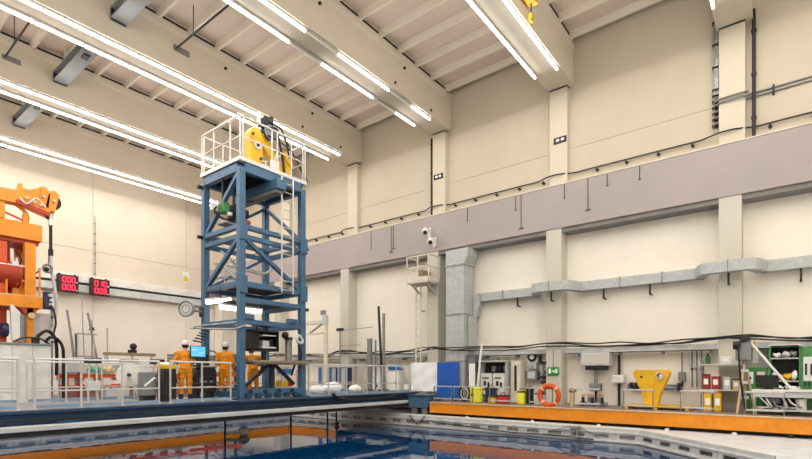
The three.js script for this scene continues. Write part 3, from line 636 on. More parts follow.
{ // hydraulic unit slung under the top platform
  const o = base('hydraulic_unit', [9.1, 6.5, -14.7]); tag(o, 'hydraulic pump unit with green valves slung inside the upper tower', 'pump');
  mb().box(9.2, 9.55, 6.62, 7.3, -14.85, -14.4, 0.03).build('motor_block', M.dark, o);
  mb().cyl([9.2, 7.0, -14.35], [9.6, 7.0, -14.35], 0.16, 0.16, 16).build('motor', M.rubber, o);
  mb().cyl([9.3, 6.72, -14.35], [9.7, 6.72, -14.35], 0.11, 0.11, 14).build('pump', M.rust, o);
  mb().box(8.85, 9.08, 6.95, 7.3, -14.8, -14.5, 0.03).build('valve_block', M.green, o);
  mb().cyl([9.05, 6.85, -14.45], [9.05, 6.95, -14.45], 0.08, 0.08, 12).build('gauge', M.white, o);
  mb().box(8.62, 8.82, 7.0, 7.25, -14.95, -14.75, 0.03).build('junction_box', M.white, o);
  mb().tube([[8.8, 7.2, -14.8], [8.65, 6.95, -14.7], [8.9, 6.75, -14.6], [9.2, 6.8, -14.5]], 0.035, 20, 7).build('hose', M.black, o);
  mb().tube([[9.5, 7.3, -14.6], [9.7, 7.5, -14.5], [9.9, 7.55, -14.4]], 0.035, 16, 7).build('hose', M.black, o);
  mb().box(9.3, 9.36, 7.3, 8.2, -14.7, -14.64).box(8.9, 8.96, 7.28, 8.2, -14.7, -14.64).build('hanger', M.dark, o);
  mb().box(8.85, 9.6, 6.58, 6.63, -14.9, -14.4).build('tray', M.steelGrey, o);
}
for (const [a, b, label] of [[[8.55, 4.0, -15.0], [9.4, 4.2, -15.0], 'short bright fluorescent lamp at the left inside the tower'], [[8.8, 3.84, -14.6], [10.35, 3.84, -14.6], 'long bright fluorescent lamp across the tower front']]) {
  const o = base('work_lamp', [(a[0] + b[0]) / 2, a[1], a[2]]); tag(o, label, 'lamp', 'work lamps inside the blue tower');
  mb().bar([a[0] - 0.05, a[1] + 0.09, a[2]], [b[0] + 0.05, b[1] + 0.09, b[2]], 0.16, 0.06, 0.01).build('housing', M.whiteSteel, o);
  mb().cyl(a, b, 0.075, 0.075, 12).build('tube', M.dimGlow, o);
  for (const p of [a, b]) mb().cyl([p[0], p[1] + 0.11, p[2]], [p[0], 4.5, p[2]], 0.012).build('hanger', M.dark, o);
  const l = new THREE.RectAreaLight(WARM, 6, Math.hypot(b[0] - a[0], b[1] - a[1]), 0.12); l.name = numbered('work_lamp_light');
  l.position.set((a[0] + b[0]) / 2, (a[1] + b[1]) / 2 - 0.09, a[2]); l.lookAt(l.position.x, 0, l.position.z); scene.add(l);
}
{
  const o = base('searchlight', [8.2, 3.75, -15.5]); tag(o, 'round metal searchlight sticking out left of the tower', 'lamp');
  const ax = V(-0.86, 0, 0.5).normalize(), p = (t) => [8.14 + ax.x * t, 3.76, -15.42 + ax.z * t];
  mb().lathe([[0, -0.2], [0.14, -0.18], [0.2, -0.08], [0.24, 0.05], [0.26, 0.12], [0.24, 0.14], [0.22, 0.1], [0, 0.09]], p(0), [ax.x, 0, ax.z], 28).build('reflector_shell', M.zinc, o);
  mb().lathe([[0, 0.1], [0.12, 0.115], [0.21, 0.11], [0.21, 0.1]], p(0), [ax.x, 0, ax.z], 28).build('lens', M.plastic, o);
  mb().torus(p(0.12), 0.245, 0.025, [ax.x, 0, ax.z]).torus(p(0.12), 0.13, 0.012, [ax.x, 0, ax.z]).build('bezel', M.steelGrey, o);
  mb().cyl(p(-0.18), [8.83, 3.76, -15.72], 0.045, 0.045, 10).build('arm', M.steelGrey, o);
  mb().box(8.76, 8.83, 3.6, 3.92, -15.86, -15.64, 0.01).build('clamp', M.dark, o);
}
{
  const o = base('control_cabinet', [9.95, 2.2, -13.9]); tag(o, 'open black equipment box above the workbench in the tower', 'cabinet');
  const x0 = 9.38, x1 = 10.5, y0 = 2.42, y1 = 3.1, z0 = -14.3, z1 = -13.78;
  mb().box(x0, x1, y0, y0 + 0.05, z0, z1).box(x0, x1, y1 - 0.05, y1, z0, z1).box(x0, x0 + 0.05, y0, y1, z0, z1).box(x1 - 0.05, x1, y0, y1, z0, z1).box(x0, x1, y0, y1, z0 - 0.03, z0).build('shell', M.black, o);
  mb().box(x0 + 0.05, x0 + 0.38, y0 + 0.05, y1 - 0.05, z1 - 0.25, z1 - 0.05, 0.04).build('round_module', M.rubber, o);
  mb().box(x0 + 0.48, x1 - 0.1, y0 + 0.1, y0 + 0.15, z0 + 0.05, z1 - 0.03).box(x0 + 0.48, x1 - 0.1, y1 - 0.17, y1 - 0.13, z0 + 0.05, z1 - 0.02).build('shelf', M.whiteSteel, o);
  mb().box(x0 + 0.55, x1 - 0.3, y0 + 0.16, y0 + 0.36, z0 + 0.1, z1 - 0.12, 0.02).build('instrument', M.plastic, o);
  mb().box(x1 - 0.28, x1 - 0.14, y0 + 0.16, y0 + 0.42, z0 + 0.1, z1 - 0.15, 0.02).build('power_unit', M.dark, o);
  mb().cyl([9.8, 3.1, -14.05], [9.8, 3.26, -14.05], 0.03).cyl([10.2, 3.1, -14.05], [10.2, 3.26, -14.05], 0.03).box(9.7, 10.3, 3.24, 3.3, -14.2, TZ1).build('hanger', M.dark, o);
  mb().box(10.0, 10.12, 2.1, 2.42, -14.1, -13.98).build('support_post', M.dark, o);
}
{
  const o = base('workbench', [10.3, 2.0, -13.7]); tag(o, 'grey wooden worktop board across the lower front of the tower', 'bench');
  mb().box(9.15, 11.45, 2.02, 2.1, -14.1, -13.3, 0.01).build('board', M.wood, o);
  mb().box(9.2, 11.4, 1.97, 2.02, -13.4, -13.34).box(9.2, 11.4, 1.97, 2.02, -14.05, -13.99).build('batten', M.wood, o);
  for (const x of [9.6, 10.9]) mb().bar([x, 1.99, -13.42], [x, 1.6, -13.62], 0.05, 0.05).build('bracket', M.dark, o);
}
{ // cylinder and coils by the right leg
  const o = base('filter_pump', [11.0, 2.1, -13.75]); tag(o, 'grey cylinder pump with coiled hose on the worktop', 'pump');
  mb().cyl([10.92, 2.1, -13.8], [10.92, 2.85, -13.8], 0.12, 0.12, 16).build('cylinder', M.steelGrey, o);
  mb().cyl([10.92, 2.85, -13.8], [10.92, 2.93, -13.8], 0.15, 0.15, 16).build('cap', M.dark, o);
  mb().torus([11.15, 2.86, -13.5], 0.16, 0.04, [0.3, 0.2, 1]).torus([11.13, 2.84, -13.44], 0.13, 0.04, [0.1, 0.3, 1]).build('coil', M.plastic, o);
  mb().tube([[11.1, 2.8, -13.5], [11.18, 2.4, -13.45], [11.2, 2.15, -13.5]], 0.045, 16, 7).build('hose', M.black, o);
  mb().ball([10.62, 2.98, -13.6], 0.12).build('valve', M.black, o); mb().cyl([10.62, 2.98, -13.6], [10.92, 2.8, -13.75], 0.03).build('pipe', M.dark, o);
}
// thin poles and buoys under the bridge
for (const [x, z, label] of [[9.15, -14.9, 'thin steel rod dipping from the bridge, leftmost of four'], [11.35, -14.2, 'thin steel rod dipping from the bridge under the tower'], [13.5, -14.6, 'thin steel rod dipping from the bridge left of the red float'], [13.9, -14.5, 'thin steel rod dipping from the bridge behind the red float']]) {
  const o = base('dip_rod', [x, -0.9, z]); tag(o, label, 'rod', 'rods hanging into the water');
  mb().cyl([x, -0.9, z], [x, 0.82, z], 0.035, 0.035, 8).build('rod', M.dark, o);
  mb().box(x - 0.08, x + 0.08, 0.35, 0.5, z - 0.08, z + 0.08, 0.01).build('clamp', M.bridgeBlue, o);
}
{
  const o = base('float', [10.2, -0.55, -15.4]); tag(o, 'white float lying on the water under the tower', 'float');
  mb().ball([10.2, -0.4, -15.4], 0.19, [1.1, 0.9, 1], 18).build('body', M.white, o);
  mb().cyl([9.5, -0.44, -15.45], [10.0, -0.4, -15.4], 0.06, 0.06, 10).build('handle', M.white, o);
  const r = base('float', [14.6, -0.55, -15.2]); tag(r, 'small red and white float by the thin rods', 'float');
  mb().ball([14.6, -0.46, -15.2], 0.11, [1, 0.9, 1], 16).build('body', M.red, r);
  mb().cyl([14.6, -0.37, -15.2], [14.6, -0.05, -15.2], 0.03, 0.02, 10).build('stem', M.white, r);
}
// ------------------------------------------------------------------ left side: container and orange handling crane
{
  const o = base('white_container', [5.2, DECK, -21.9]); tag(o, 'white panelled container on the far deck below the orange crane', 'container');
  mb().box(2.62, 6.15, DECK, DECK + 0.1, -22.45, -21.5, 0.01).build('base_frame', M.rust, o);
  for (let x = 2.65; x < 6.1; x += 0.58) mb().box(x, x + 0.565, DECK + 0.1, 2.7, -21.53, -21.5, 0.008).build('panel', M.white, o);
  mb().box(2.65, 6.12, DECK + 0.1, 2.68, -22.44, -21.53).build('body', M.plastic, o);
  mb().box(2.6, 6.17, 2.68, 2.76, -22.47, -21.46, 0.015).build('roof_edge', M.steelGrey, o);
  mb().box(6.12, 6.17, DECK + 0.1, 2.7, -22.46, -21.48, 0.01).build('corner_post', M.steelGrey, o);
  mb().tube([[5.0, 2.78, -21.6], [5.3, 2.95, -21.55], [5.8, 2.95, -21.6], [6.1, 2.78, -21.7]], 0.03, 24, 7).build('pipe', M.black, o);
}
{
  const o = base('handling_crane', [5.4, DECK, -23.2]); tag(o, 'big orange launch crane with sheaves at the left edge of the photo', 'crane');
  const z0 = -24.0, z1 = -22.7;
  // portal frame
  for (const [x, w] of [[5.76, 0.17], [4.2, 0.17]]) for (const z of [z0, z1]) mb().box(x - w, x + w, 4.6, 6.6, z - 0.14, z + 0.14, 0.015).build('upper_post', M.orange, o);
  for (const x of [5.76, 4.2]) for (const z of [z0, z1]) mb().box(x - 0.11, x + 0.11, DECK, 4.15, z - 0.11, z + 0.11, 0.015).build('leg', M.orange, o);
  mb().box(3.4, 6.14, 6.72, 7.35, z1 - 0.2, z1 + 0.12, 0.02).box(3.4, 6.14, 6.72, 7.35, z0 - 0.12, z0 + 0.2, 0.02).box(5.85, 6.14, 6.72, 7.35, z0, z1, 0.02).build('top_beam', M.orange, o);
  mb().box(3.4, 6.05, 6.58, 6.72, z0, z1).build('top_underside', M.rust, o);
  mb().box(3.4, 6.16, 4.15, 4.6, z1 - 0.05, z1 + 0.14, 0.02).box(3.4, 6.16, 4.15, 4.6, z0 - 0.14, z0 + 0.05, 0.02).box(5.95, 6.16, 4.15, 4.6, z0, z1, 0.02).build('walkway_edge', M.orange, o);
  mb().box(3.4, 6.0, 4.2, 4.26, z0, z1).build('walkway_floor', M.rust, o);
  mb().box(3.4, 6.1, 4.58, 4.62, z1 + 0.0, z1 + 0.14).build('toe_edge', M.tan, o);
  // red machinery inside
  mb().box(4.6, 5.3, 4.65, 6.5, -23.7, -23.2, 0.03).build('drum_frame', M.rust, o);
  mb().cyl([4.5, 5.4, -23.0], [5.5, 5.4, -23.0], 0.5, 0.5, 24).build('winch_drum', M.rust, o);
  mb().box(5.3, 5.6, 4.65, 5.6, -23.3, -22.95, 0.02).build('gear_housing', M.orange, o);
  mb().box(4.75, 5.1, 4.65, 6.55, -22.85, -22.7, 0.02).build('side_frame', M.orangeRed, o);
  mb().cyl([5.25, 5.2, -22.75], [5.25, 6.3, -22.75], 0.05).cyl([5.38, 5.0, -22.72], [5.38, 6.0, -22.72], 0.035).build('white_pipe', M.white, o);
  mb().tube([[5.3, 6.3, -22.7], [5.5, 6.0, -22.68], [5.45, 5.6, -22.68], [5.55, 5.3, -22.68]], 0.035, 20, 7).build('hose', M.black, o);
  mb().box(5.22, 5.42, 5.6, 5.85, -22.72, -22.62, 0.02).build('valve_box', M.white, o);
  // walkway railing
  for (const x of [6.06, 5.05, 4.2]) mb().box(x - 0.03, x + 0.03, 4.6, 5.72, z1 + 0.06, z1 + 0.12, 0.008).build('railing_post', M.orange, o);
  mb().box(3.4, 6.1, 5.66, 5.72, z1 + 0.06, z1 + 0.12, 0.015).build('top_rail', M.whiteSteel, o);
  mb().box(3.4, 6.1, 5.12, 5.16, z1 + 0.07, z1 + 0.11, 0.01).build('middle_rail', M.tan, o);
  mb().bar([5.9, 5.45, z1 + 0.08], [6.09, 5.66, z1 + 0.08], 0.05, 0.05).build('rail_brace', M.dark, o);
  // lower parts
  mb().prism([[5.2, 2.9], [5.45, 2.9], [5.5, 3.7], [5.42, 3.95], [5.2, 4.2], [5.15, 4.2]], 0.15, XYZ.front, [0, 0, -22.65], 0.01).build('white_bracket', M.white, o);
  mb().box(4.3, 5.15, 2.8, 4.1, -23.6, -23.0, 0.03).build('lower_tank', M.rust, o);
  mb().cyl([5.5, 2.78, -22.55], [5.5, 3.85, -22.55], 0.1, 0.1, 12).build('grey_pillar', M.steelGrey, o);
  mb().cyl([4.95, 3.3, -22.9], [5.15, 3.3, -22.9], 0.25, 0.25, 18).build('motor', M.navy, o);
  mb().prism([[5.45, 4.15], [6.0, 4.15], [5.82, 3.75], [5.72, 3.75]], 0.2, XYZ.front, [0, 0, z1 - 0.1], 0.01).build('gusset', M.rust, o);
  mb().cyl([5.78, 3.85, -22.55], [5.78, 3.85, -22.45], 0.12, 0.12, 14).build('hinge_cap', M.tan, o);
  mb().box(4.2, 5.76, DECK, DECK + 0.12, z0 - 0.15, z0 + 0.15).box(4.2, 5.76, DECK, DECK + 0.12, z1 - 0.15, z1 + 0.15).build('foot_beam', M.rust, o);
  // curved boom support
  const arc = []; for (let i = 0; i <= 14; i++) { const t = i / 14 * Math.PI * 0.62; arc.push([4.75 + Math.sin(t) * 0.95, 7.5 + Math.cos(t) * 0.55 + 0.05, z1]); }
  mb().tube(arc, 0.07, 30, 8).build('curved_brace', M.orange, o);
  mb().box(5.55, 5.7, 7.35, 7.7, z1 - 0.1, z1 + 0.1, 0.01).build('brace_post', M.orange, o);
  mb().box(4.75, 5.0, 7.35, 8.1, z1 - 0.15, z1 + 0.15, 0.015).build('mast', M.orange, o);
  mb().bar([5.0, 7.62, z1], [5.62, 7.42, z1], 0.06, 0.06).build('strut', M.orangeRed, o);
  // boom and head
  mb().prism([[3.4, 7.95], [5.55, 8.0], [6.35, 7.75], [6.35, 8.0], [5.9, 8.3], [5.55, 8.5], [5.3, 8.45], [3.4, 8.35]], 0.4, XYZ.front, [0, 0, z1 - 0.2], 0.02).build('boom', M.orange, o);
  mb().prism([[5.35, 8.45], [5.42, 8.75], [5.5, 8.75], [5.52, 8.6], [5.75, 8.6], [6.05, 8.78], [6.2, 8.75], [6.0, 8.2], [5.6, 8.2]], 0.3, XYZ.front, [0, 0, z1 - 0.15], 0.015).build('head_block', M.orange, o);
  mb().bar([5.3, 8.05, z1 + 0.24], [6.35, 7.8, z1 + 0.24], 0.05, 0.16, 0.01).build('lower_link', M.rust, o);
  for (const [x, y] of [[5.62, 8.25], [5.85, 8.15], [6.05, 8.1]]) mb().cyl([x, y, z1 + 0.22], [x, y, z1 + 0.3], 0.07, 0.07, 12).build('pin', M.tan, o);
  mb().tube([[5.4, 8.2, z1 + 0.25], [5.6, 8.0, z1 + 0.3], [5.9, 8.3, z1 + 0.3], [6.2, 8.05, z1 + 0.28]], 0.025, 20, 6).build('hose', M.whiteSteel, o);
  for (const [x, y] of [[6.1, 8.42], [6.42, 8.35]]) {
    const q = mb();
    for (const dz of [-0.16, 0.16]) q.prism([[-0.1, -0.36], [0.1, -0.4], [0.24, 0.3], [0.12, 0.42], [-0.02, 0.4]], 0.04, XYZ.front, [x, y, z1 + dz], 0.008);
    const h = q.build('sheave_plate', M.orange, o);
    mb().lathe([[0.06, -0.1], [0.28, -0.1], [0.3, -0.06], [0.22, 0], [0.3, 0.06], [0.28, 0.1], [0.06, 0.1]], [x + 0.06, y + 0.02, z1 + 0.02], [0, 0, 1], 22).build('sheave', M.black, h);
    mb().cyl([x + 0.06, y + 0.02, z1 - 0.2], [x + 0.06, y + 0.02, z1 + 0.28], 0.06, 0.06, 10).build('axle', M.tan, h);
  }
}
{
  const o = base('hoist_cable', [6.45, 5, -22.6]); tag(o, 'grey cable with shackles hanging from the orange crane head', 'cable');
  mb().cyl([6.36, 8.1, -22.62], [6.36, 7.6, -22.62], 0.03).cyl([6.5, 8.1, -22.62], [6.5, 7.7, -22.62], 0.02).build('wire', M.steelGrey, o);
  mb().box(6.33, 6.5, 7.42, 7.65, -22.7, -22.54, 0.03).torus([6.42, 7.72, -22.62], 0.1, 0.03).build('shackle', M.whiteSteel, o);
  mb().bar([6.2, 7.85, -22.6], [6.34, 7.65, -22.6], 0.06, 0.06).build('latch', M.black, o);
  mb().cyl([6.42, 7.42, -22.62], [6.42, 6.5, -22.62], 0.055, 0.055, 10).build('rod', M.dark, o);
  mb().cyl([6.42, 6.5, -22.62], [6.42, 6.25, -22.62], 0.085, 0.085, 10).build('connector', M.black, o);
  mb().tube([[6.42, 6.3, -22.62], [6.44, 5.7, -22.6], [6.55, 5.0, -22.6], [6.6, 4.4, -22.6], [6.5, 3.4, -22.6], [6.35, 2.8, -22.6], [6.4, 2.3, -22.5]], 0.06, 50, 8).build('hose', M.plastic, o);
}
{
  const o = base('lifting_eye', [6.1, 5.6, -22.4]); tag(o, 'small round hook block hanging beside the grey cable', 'hook');
  mb().torus([6.28, 5.72, -22.5], 0.14, 0.045).build('ring', M.steelGrey, o); mb().cyl([6.3, 5.86, -22.5], [6.36, 6.35, -22.58], 0.015).build('wire', M.dark, o);
  mb().ball([6.24, 5.68, -22.46], 0.09).build('bolt', M.black, o);
}
{
  const o = base('junction_box', [6.3, 4.2, -22.5]); tag(o, 'navy connector box with white plugs below the orange walkway', 'box');
  mb().box(6.17, 6.42, 4.15, 4.82, -22.7, -22.45, 0.03).build('housing', M.navy, o);
  for (const [x, y] of [[6.33, 4.68], [6.38, 4.5], [6.36, 4.32]]) mb().cyl([x, y, -22.45], [x + 0.03, y, -22.35], 0.06, 0.06, 10).build('plug', M.white, o);
  mb().tube([[6.35, 4.3, -22.35], [6.45, 4.0, -22.3], [6.5, 3.6, -22.3], [6.42, 3.2, -22.3]], 0.035, 20, 7).build('cable', M.black, o);
  const p = base('shelter_panel', [6.1, DECK, -23.0]); tag(p, 'white upright panel right of the orange crane legs', 'panel');
  mb().box(5.98, 6.62, 2.0, 4.05, -23.3, -23.22, 0.01).build('sheet', M.white, p);
  mb().box(6.6, 6.68, DECK, 4.6, -23.32, -23.2, 0.01).box(5.95, 6.0, DECK, 4.05, -23.32, -23.2, 0.01).build('post', M.plastic, p);
  mb().box(5.98, 6.62, DECK, DECK + 0.05, -23.4, -23.1).build('foot', M.dark, p);
  for (let y = 2.9; y < 4.5; y += 0.33) mb().box(6.59, 6.7, y, y + 0.06, -23.19, -23.12).build('bracket', M.dark, p);
}
{
  const o = base('black_hose', [6.1, 2.2, -21.9]); tag(o, 'thick black hoses arching over the container corner', 'hose');
  mb().tube([[5.65, 2.8, -21.7], [5.8, 3.1, -21.65], [6.05, 3.25, -21.65], [6.3, 3.0, -21.7], [6.38, 2.4, -21.8], [6.4, 1.6, -21.9]], 0.06, 40, 8).build('outer_hose', M.black, o);
  mb().tube([[5.95, 2.8, -21.6], [6.1, 3.02, -21.55], [6.35, 2.95, -21.6], [6.55, 2.6, -21.7], [6.6, 1.6, -21.8], [6.62, DECK + 0.05, -21.9]], 0.055, 40, 8).build('inner_hose', M.rubber, o);
  mb().box(5.58, 5.8, 2.76, 2.95, -21.8, -21.6, 0.02).build('clamp', M.dark, o);
}
// red digital displays on the end wall
{
  const SEG = { 0: 'abcdef', 1: 'bc', 8: 'abcdefg' };
  const place = { a: [0, 1, 1], g: [0, 0.5, 1], d: [0, 0, 1], f: [0, 0.5, 0], b: [1, 0.5, 0], e: [0, 0, 0], c: [1, 0, 0] };
  for (const [x0, rows, label] of [[9.42, ['000', '000'], 'left red digital counter on the end wall ledge, showing only zeros'], [11.05, ['010', '008'], 'right red digital counter on the end wall ledge, showing 010']]) {
    const z = -32.15, y0 = 6.3, o = base('digital_display', [x0 + 0.5, y0, z]); tag(o, label, 'display', 'red counters on the end wall');
    mb().box(x0, x0 + 1.06, y0, y0 + 0.98, z - 0.14, z, 0.02).build('case', M.black, o);
    mb().box(x0 + 0.1, x0 + 0.9, y0 + 0.06, y0 + 0.92, z, z + 0.01).build('face', std(0x4a0d16, 0.5), o);
    mb().box(x0 + 0.1, x0 + 0.2, y0 + 0.98, y0 + 1.05, z - 0.2, z - 0.1).box(x0 + 0.85, x0 + 0.95, y0 + 0.98, y0 + 1.05, z - 0.2, z - 0.1).box(x0 + 0.2, x0 + 0.85, y0 + 0.3, y0 + 0.7, -32.5, z - 0.14).build('bracket', M.dark, o);
    rows.forEach((txt, r) => [...txt].forEach((ch, i) => {
      const w = 0.15, h = 0.29, X = x0 + 0.26 + i * 0.23, Y = y0 + 0.56 - r * 0.43, t = 0.04, q = mb();
      for (const s of SEG[ch]) { const [a, b, hor] = place[s]; if (hor) q.box(X + 0.01, X + w - 0.01, Y + b * h - t / 2, Y + b * h + t / 2, z + 0.01, z + 0.03); else q.box(X + a * w - t / 2, X + a * w + t / 2, Y + b * h + 0.015, Y + b * h + h / 2 - 0.015, z + 0.01, z + 0.03); }
      q.build('digit', M.ledRed, o);
    }));
    for (const dy of [0.1, 0.55]) mb().box(x0 + 0.95, x0 + 1.0, y0 + dy, y0 + dy + 0.06, z, z + 0.02).build('unit_lamp', M.paper, o);
  }
  const s = base('warning_sign', [17.2, 8.2, -32.9]); tag(s, 'small yellow warning triangle on the end wall left of the tower', 'sign');
  mb().box(16.95, 17.55, 7.95, 8.75, WZ, WZ + 0.04, 0.01).build('board', M.white, s);
  mb().prism([[0, 0], [0.46, 0.02], [0.22, 0.42]], 0.015, XYZ.front, [17.02, 8.1, WZ + 0.04], 0.004).build('triangle', M.yellow, s);
  const c = base('wall_pipe', [11.55, 9, WZ]); tag(c, 'thin vertical conduit with clips on the end wall', 'conduit');
  mb().cyl([11.6, 7.5, WZ + 0.06], [11.6, 11.2, WZ + 0.06], 0.02).build('pipe', M.steelGrey, c);
  for (let y = 7.7; y < 11.2; y += 0.6) mb().box(11.54, 11.66, y, y + 0.05, WZ, WZ + 0.09).build('clip', M.steelGrey, c);
}
// rods and poles stored against the end wall
{
  const rods = [[8.85, -31.4, 4.35, 0, 0.07, 'steelGrey', 'short thick grey post, leftmost of the stored poles'], [9.70, -31.2, 5.2, 0.55, 0.06, 'steelGrey', 'long grey pole leaning left in the pole store'], [10.25, -31.6, 3.9, 0, 0.05, 'black', 'short black pole in the pole store'],
    [10.35, -31.0, 5.8, 0.1, 0.03, 'zinc', 'thinnest tall rod in the pole store'], [10.75, -31.3, 5.15, 0.75, 0.06, 'steelGrey', 'grey pole leaning left, right half of the pole store'], [11.05, -31.6, 4.8, -0.05, 0.035, 'zinc', 'thin rod carrying a small dark cap'],
    [11.50, -30.6, 4.3, -0.05, 0.035, 'zinc', 'short thin rod at the right end of the pole store'], [10.05, -31.8, 4.3, 0.2, 0.05, 'zinc', 'pale rod behind the black pole']];
  for (const [x, z, y, lean, r, m, label] of rods) {
    const o = base('stored_pole', [x + lean, DECK, z]); tag(o, label, 'pole', 'poles stored by the end wall');
    mb().cyl([x + lean, DECK + 0.02, z], [x, y, z - 0.3], r, r, 8).build('pole', M[m], o);
    mb().cyl([x + lean, DECK, z], [x + lean, DECK + 0.05, z], r * 1.6, r * 1.6, 8).build('ferrule', M.dark, o);
    if (/cap/.test(label)) mb().cyl([x, y - 0.6, z - 0.26], [x, y - 0.42, z - 0.27], 0.16, 0.08, 10).build('cap', M.black, o);
  }
  const o = base('pole_rack', [10.5, DECK, -31.4]); tag(o, 'light frame rack holding upright poles at the end wall', 'rack');
  for (const x of [10.25, 11.05]) mb().box(x - 0.03, x + 0.03, DECK, 3.9, -30.85, -30.79).build('upright', M.rail, o);
  mb().box(10.1, 11.2, 3.84, 3.9, -30.86, -30.78).build('crossbar', M.steelGrey, o);
  mb().box(10.2, 11.1, 2.6, 2.66, -30.86, -30.78).build('crossbar', M.steelGrey, o);
  o.position.x -= 0.25;
}
// long orange trestle with tarpaulins
{
  const o = base('equipment_trestle', [10.6, DECK, -26]); tag(o, 'long orange and white trestle rack on the far deck', 'rack');
  mb().box(7.7, 13.4, 2.05, 2.2, -26.4, -26.32).box(7.7, 13.4, 1.35, 2.05, -26.42, -26.38).build('back_board', M.white, o);
  mb().box(7.7, 13.4, 1.44, 1.64, -26.1, -25.9, 0.015).build('upper_rail', M.orangeRed, o);
  mb().box(7.7, 13.4, 1.66, 1.7, -26.35, -25.85).build('shelf', M.plastic, o);
  mb().box(7.7, 13.4, 1.0, 1.17, -26.1, -25.9, 0.015).build('lower_rail', M.orangeRed, o);
  for (let x = 7.9; x < 13.4; x += 0.78) mb().box(x, x + 0.36, 1.12, 1.46, -25.95, -25.88, 0.01).build('panel', M.white, o);
  for (let x = 7.75; x < 13.5; x += 1.4) mb().box(x, x + 0.1, DECK, 2.05, -26.3, -26.2).box(x, x + 0.1, DECK, 1.5, -26.0, -25.9).build('leg', M.plastic, o);
  for (let x = 7.75; x < 13; x += 1.1) mb().box(x, x + 1.05, DECK + 0.05, 1.0, -25.98, -25.94, 0.01).build('kick_panel', M.kick, o);
  const sack = (x0, x1, mat, label) => {
    const t = base('tarp_bundle', [(x0 + x1) / 2, 1.7, -26.1]); tag(t, label, 'tarpaulin', 'bundles on the orange trestle');
    const g = mb().ball([(x0 + x1) / 2, 1.86, -26.1], 0.5, [(x1 - x0), 0.34, 0.36], 18).build('sheet', mat, t);
    const p = g.geometry.attributes.position; for (let i = 0; i < p.count; i++) { const a = p.getX(i), y = p.getY(i); p.setY(i, Math.max(y, 0.0) + 0.05 * Math.sin(a * 23) * (y > 0.05)); } g.geometry.computeVertexNormals();
    mb().torus([(x0 + x1) / 2, 1.84, -26.1], 0.17, 0.012, [1, 0, 0]).build('tie', M.rail, t);
  };
  sack(8.85, 9.5, M.tarpGreen, 'folded green tarpaulin on the orange trestle'); sack(9.5, 10.05, M.tan, 'tan folded sheet between the green and blue tarpaulins'); sack(10.1, 10.85, M.tarpBlue, 'folded blue tarpaulin on the orange trestle');
  sack(8.1, 8.5, M.orangeRed, 'bundled orange cover at the left end of the trestle');
  const b = base('supply_crate', [8.0, DECK, -24.6]); tag(b, 'pale lidded crate in front of the left trestle end', 'crate');
  mb().box(7.45, 8.15, 1.72, 2.3, -24.9, -24.3, 0.03).build('body', M.plastic, b); mb().box(7.42, 8.18, 2.3, 2.37, -24.93, -24.27, 0.02).build('lid', M.rail, b);
  mb().box(7.5, 7.58, DECK, 1.72, -24.85, -24.4).box(8.02, 8.1, DECK, 1.72, -24.85, -24.4).build('stand', M.rust, b);
}
{
  const o = base('survey_machine', [12.2, DECK, -27.6]); tag(o, 'low beam instrument on posts with a dark knob on top', 'machine');
  mb().box(11.2, 13.8, 2.62, 2.78, -27.7, -27.5, 0.02).build('beam', M.wood, o);
  for (const x of [11.3, 12.6, 13.6]) mb().box(x - 0.05, x + 0.05, DECK, 2.62, -27.65, -27.55).build('post', M.plastic, o);
  mb().box(12.4, 12.8, 2.78, 2.95, -27.7, -27.5, 0.02).build('saddle', M.dark, o); mb().ball([12.65, 3.12, -27.6], 0.18).build('knob', M.black, o);
  mb().box(12.0, 12.9, 2.2, 2.45, -27.75, -27.45, 0.03).build('carriage', M.steelGrey, o);
  o.position.x -= 1.1;
  const h = base('pipe_rack', [15.4, DECK, -27]); tag(h, 'grey rail of stacked pipes along the far deck behind the worker', 'pipe rack');
  for (let k = 0; k < 3; k++) mb().cyl([12.9, 2.35 + k * 0.16, -26.6], [17.5, 2.35 + k * 0.16, -26.6], 0.07, 0.07, 8).build('pipe', M.steelGrey, h);
  for (const x of [13.4, 15.2, 17.1]) mb().box(x - 0.06, x + 0.06, DECK, 2.85, -26.75, -26.62).build('upright', M.dark, h);
  mb().box(13.4, 17.4, 1.5, 1.75, -26.65, -26.4, 0.02).box(13.4, 17.4, 1.0, 1.2, -26.65, -26.4, 0.02).build('beam', M.orangeRed, h);
  mb().torus([15.3, 2.5, -26.4], 0.5, 0.05, [0, 0, 1]).build('hoop', M.steelGrey, h);
}
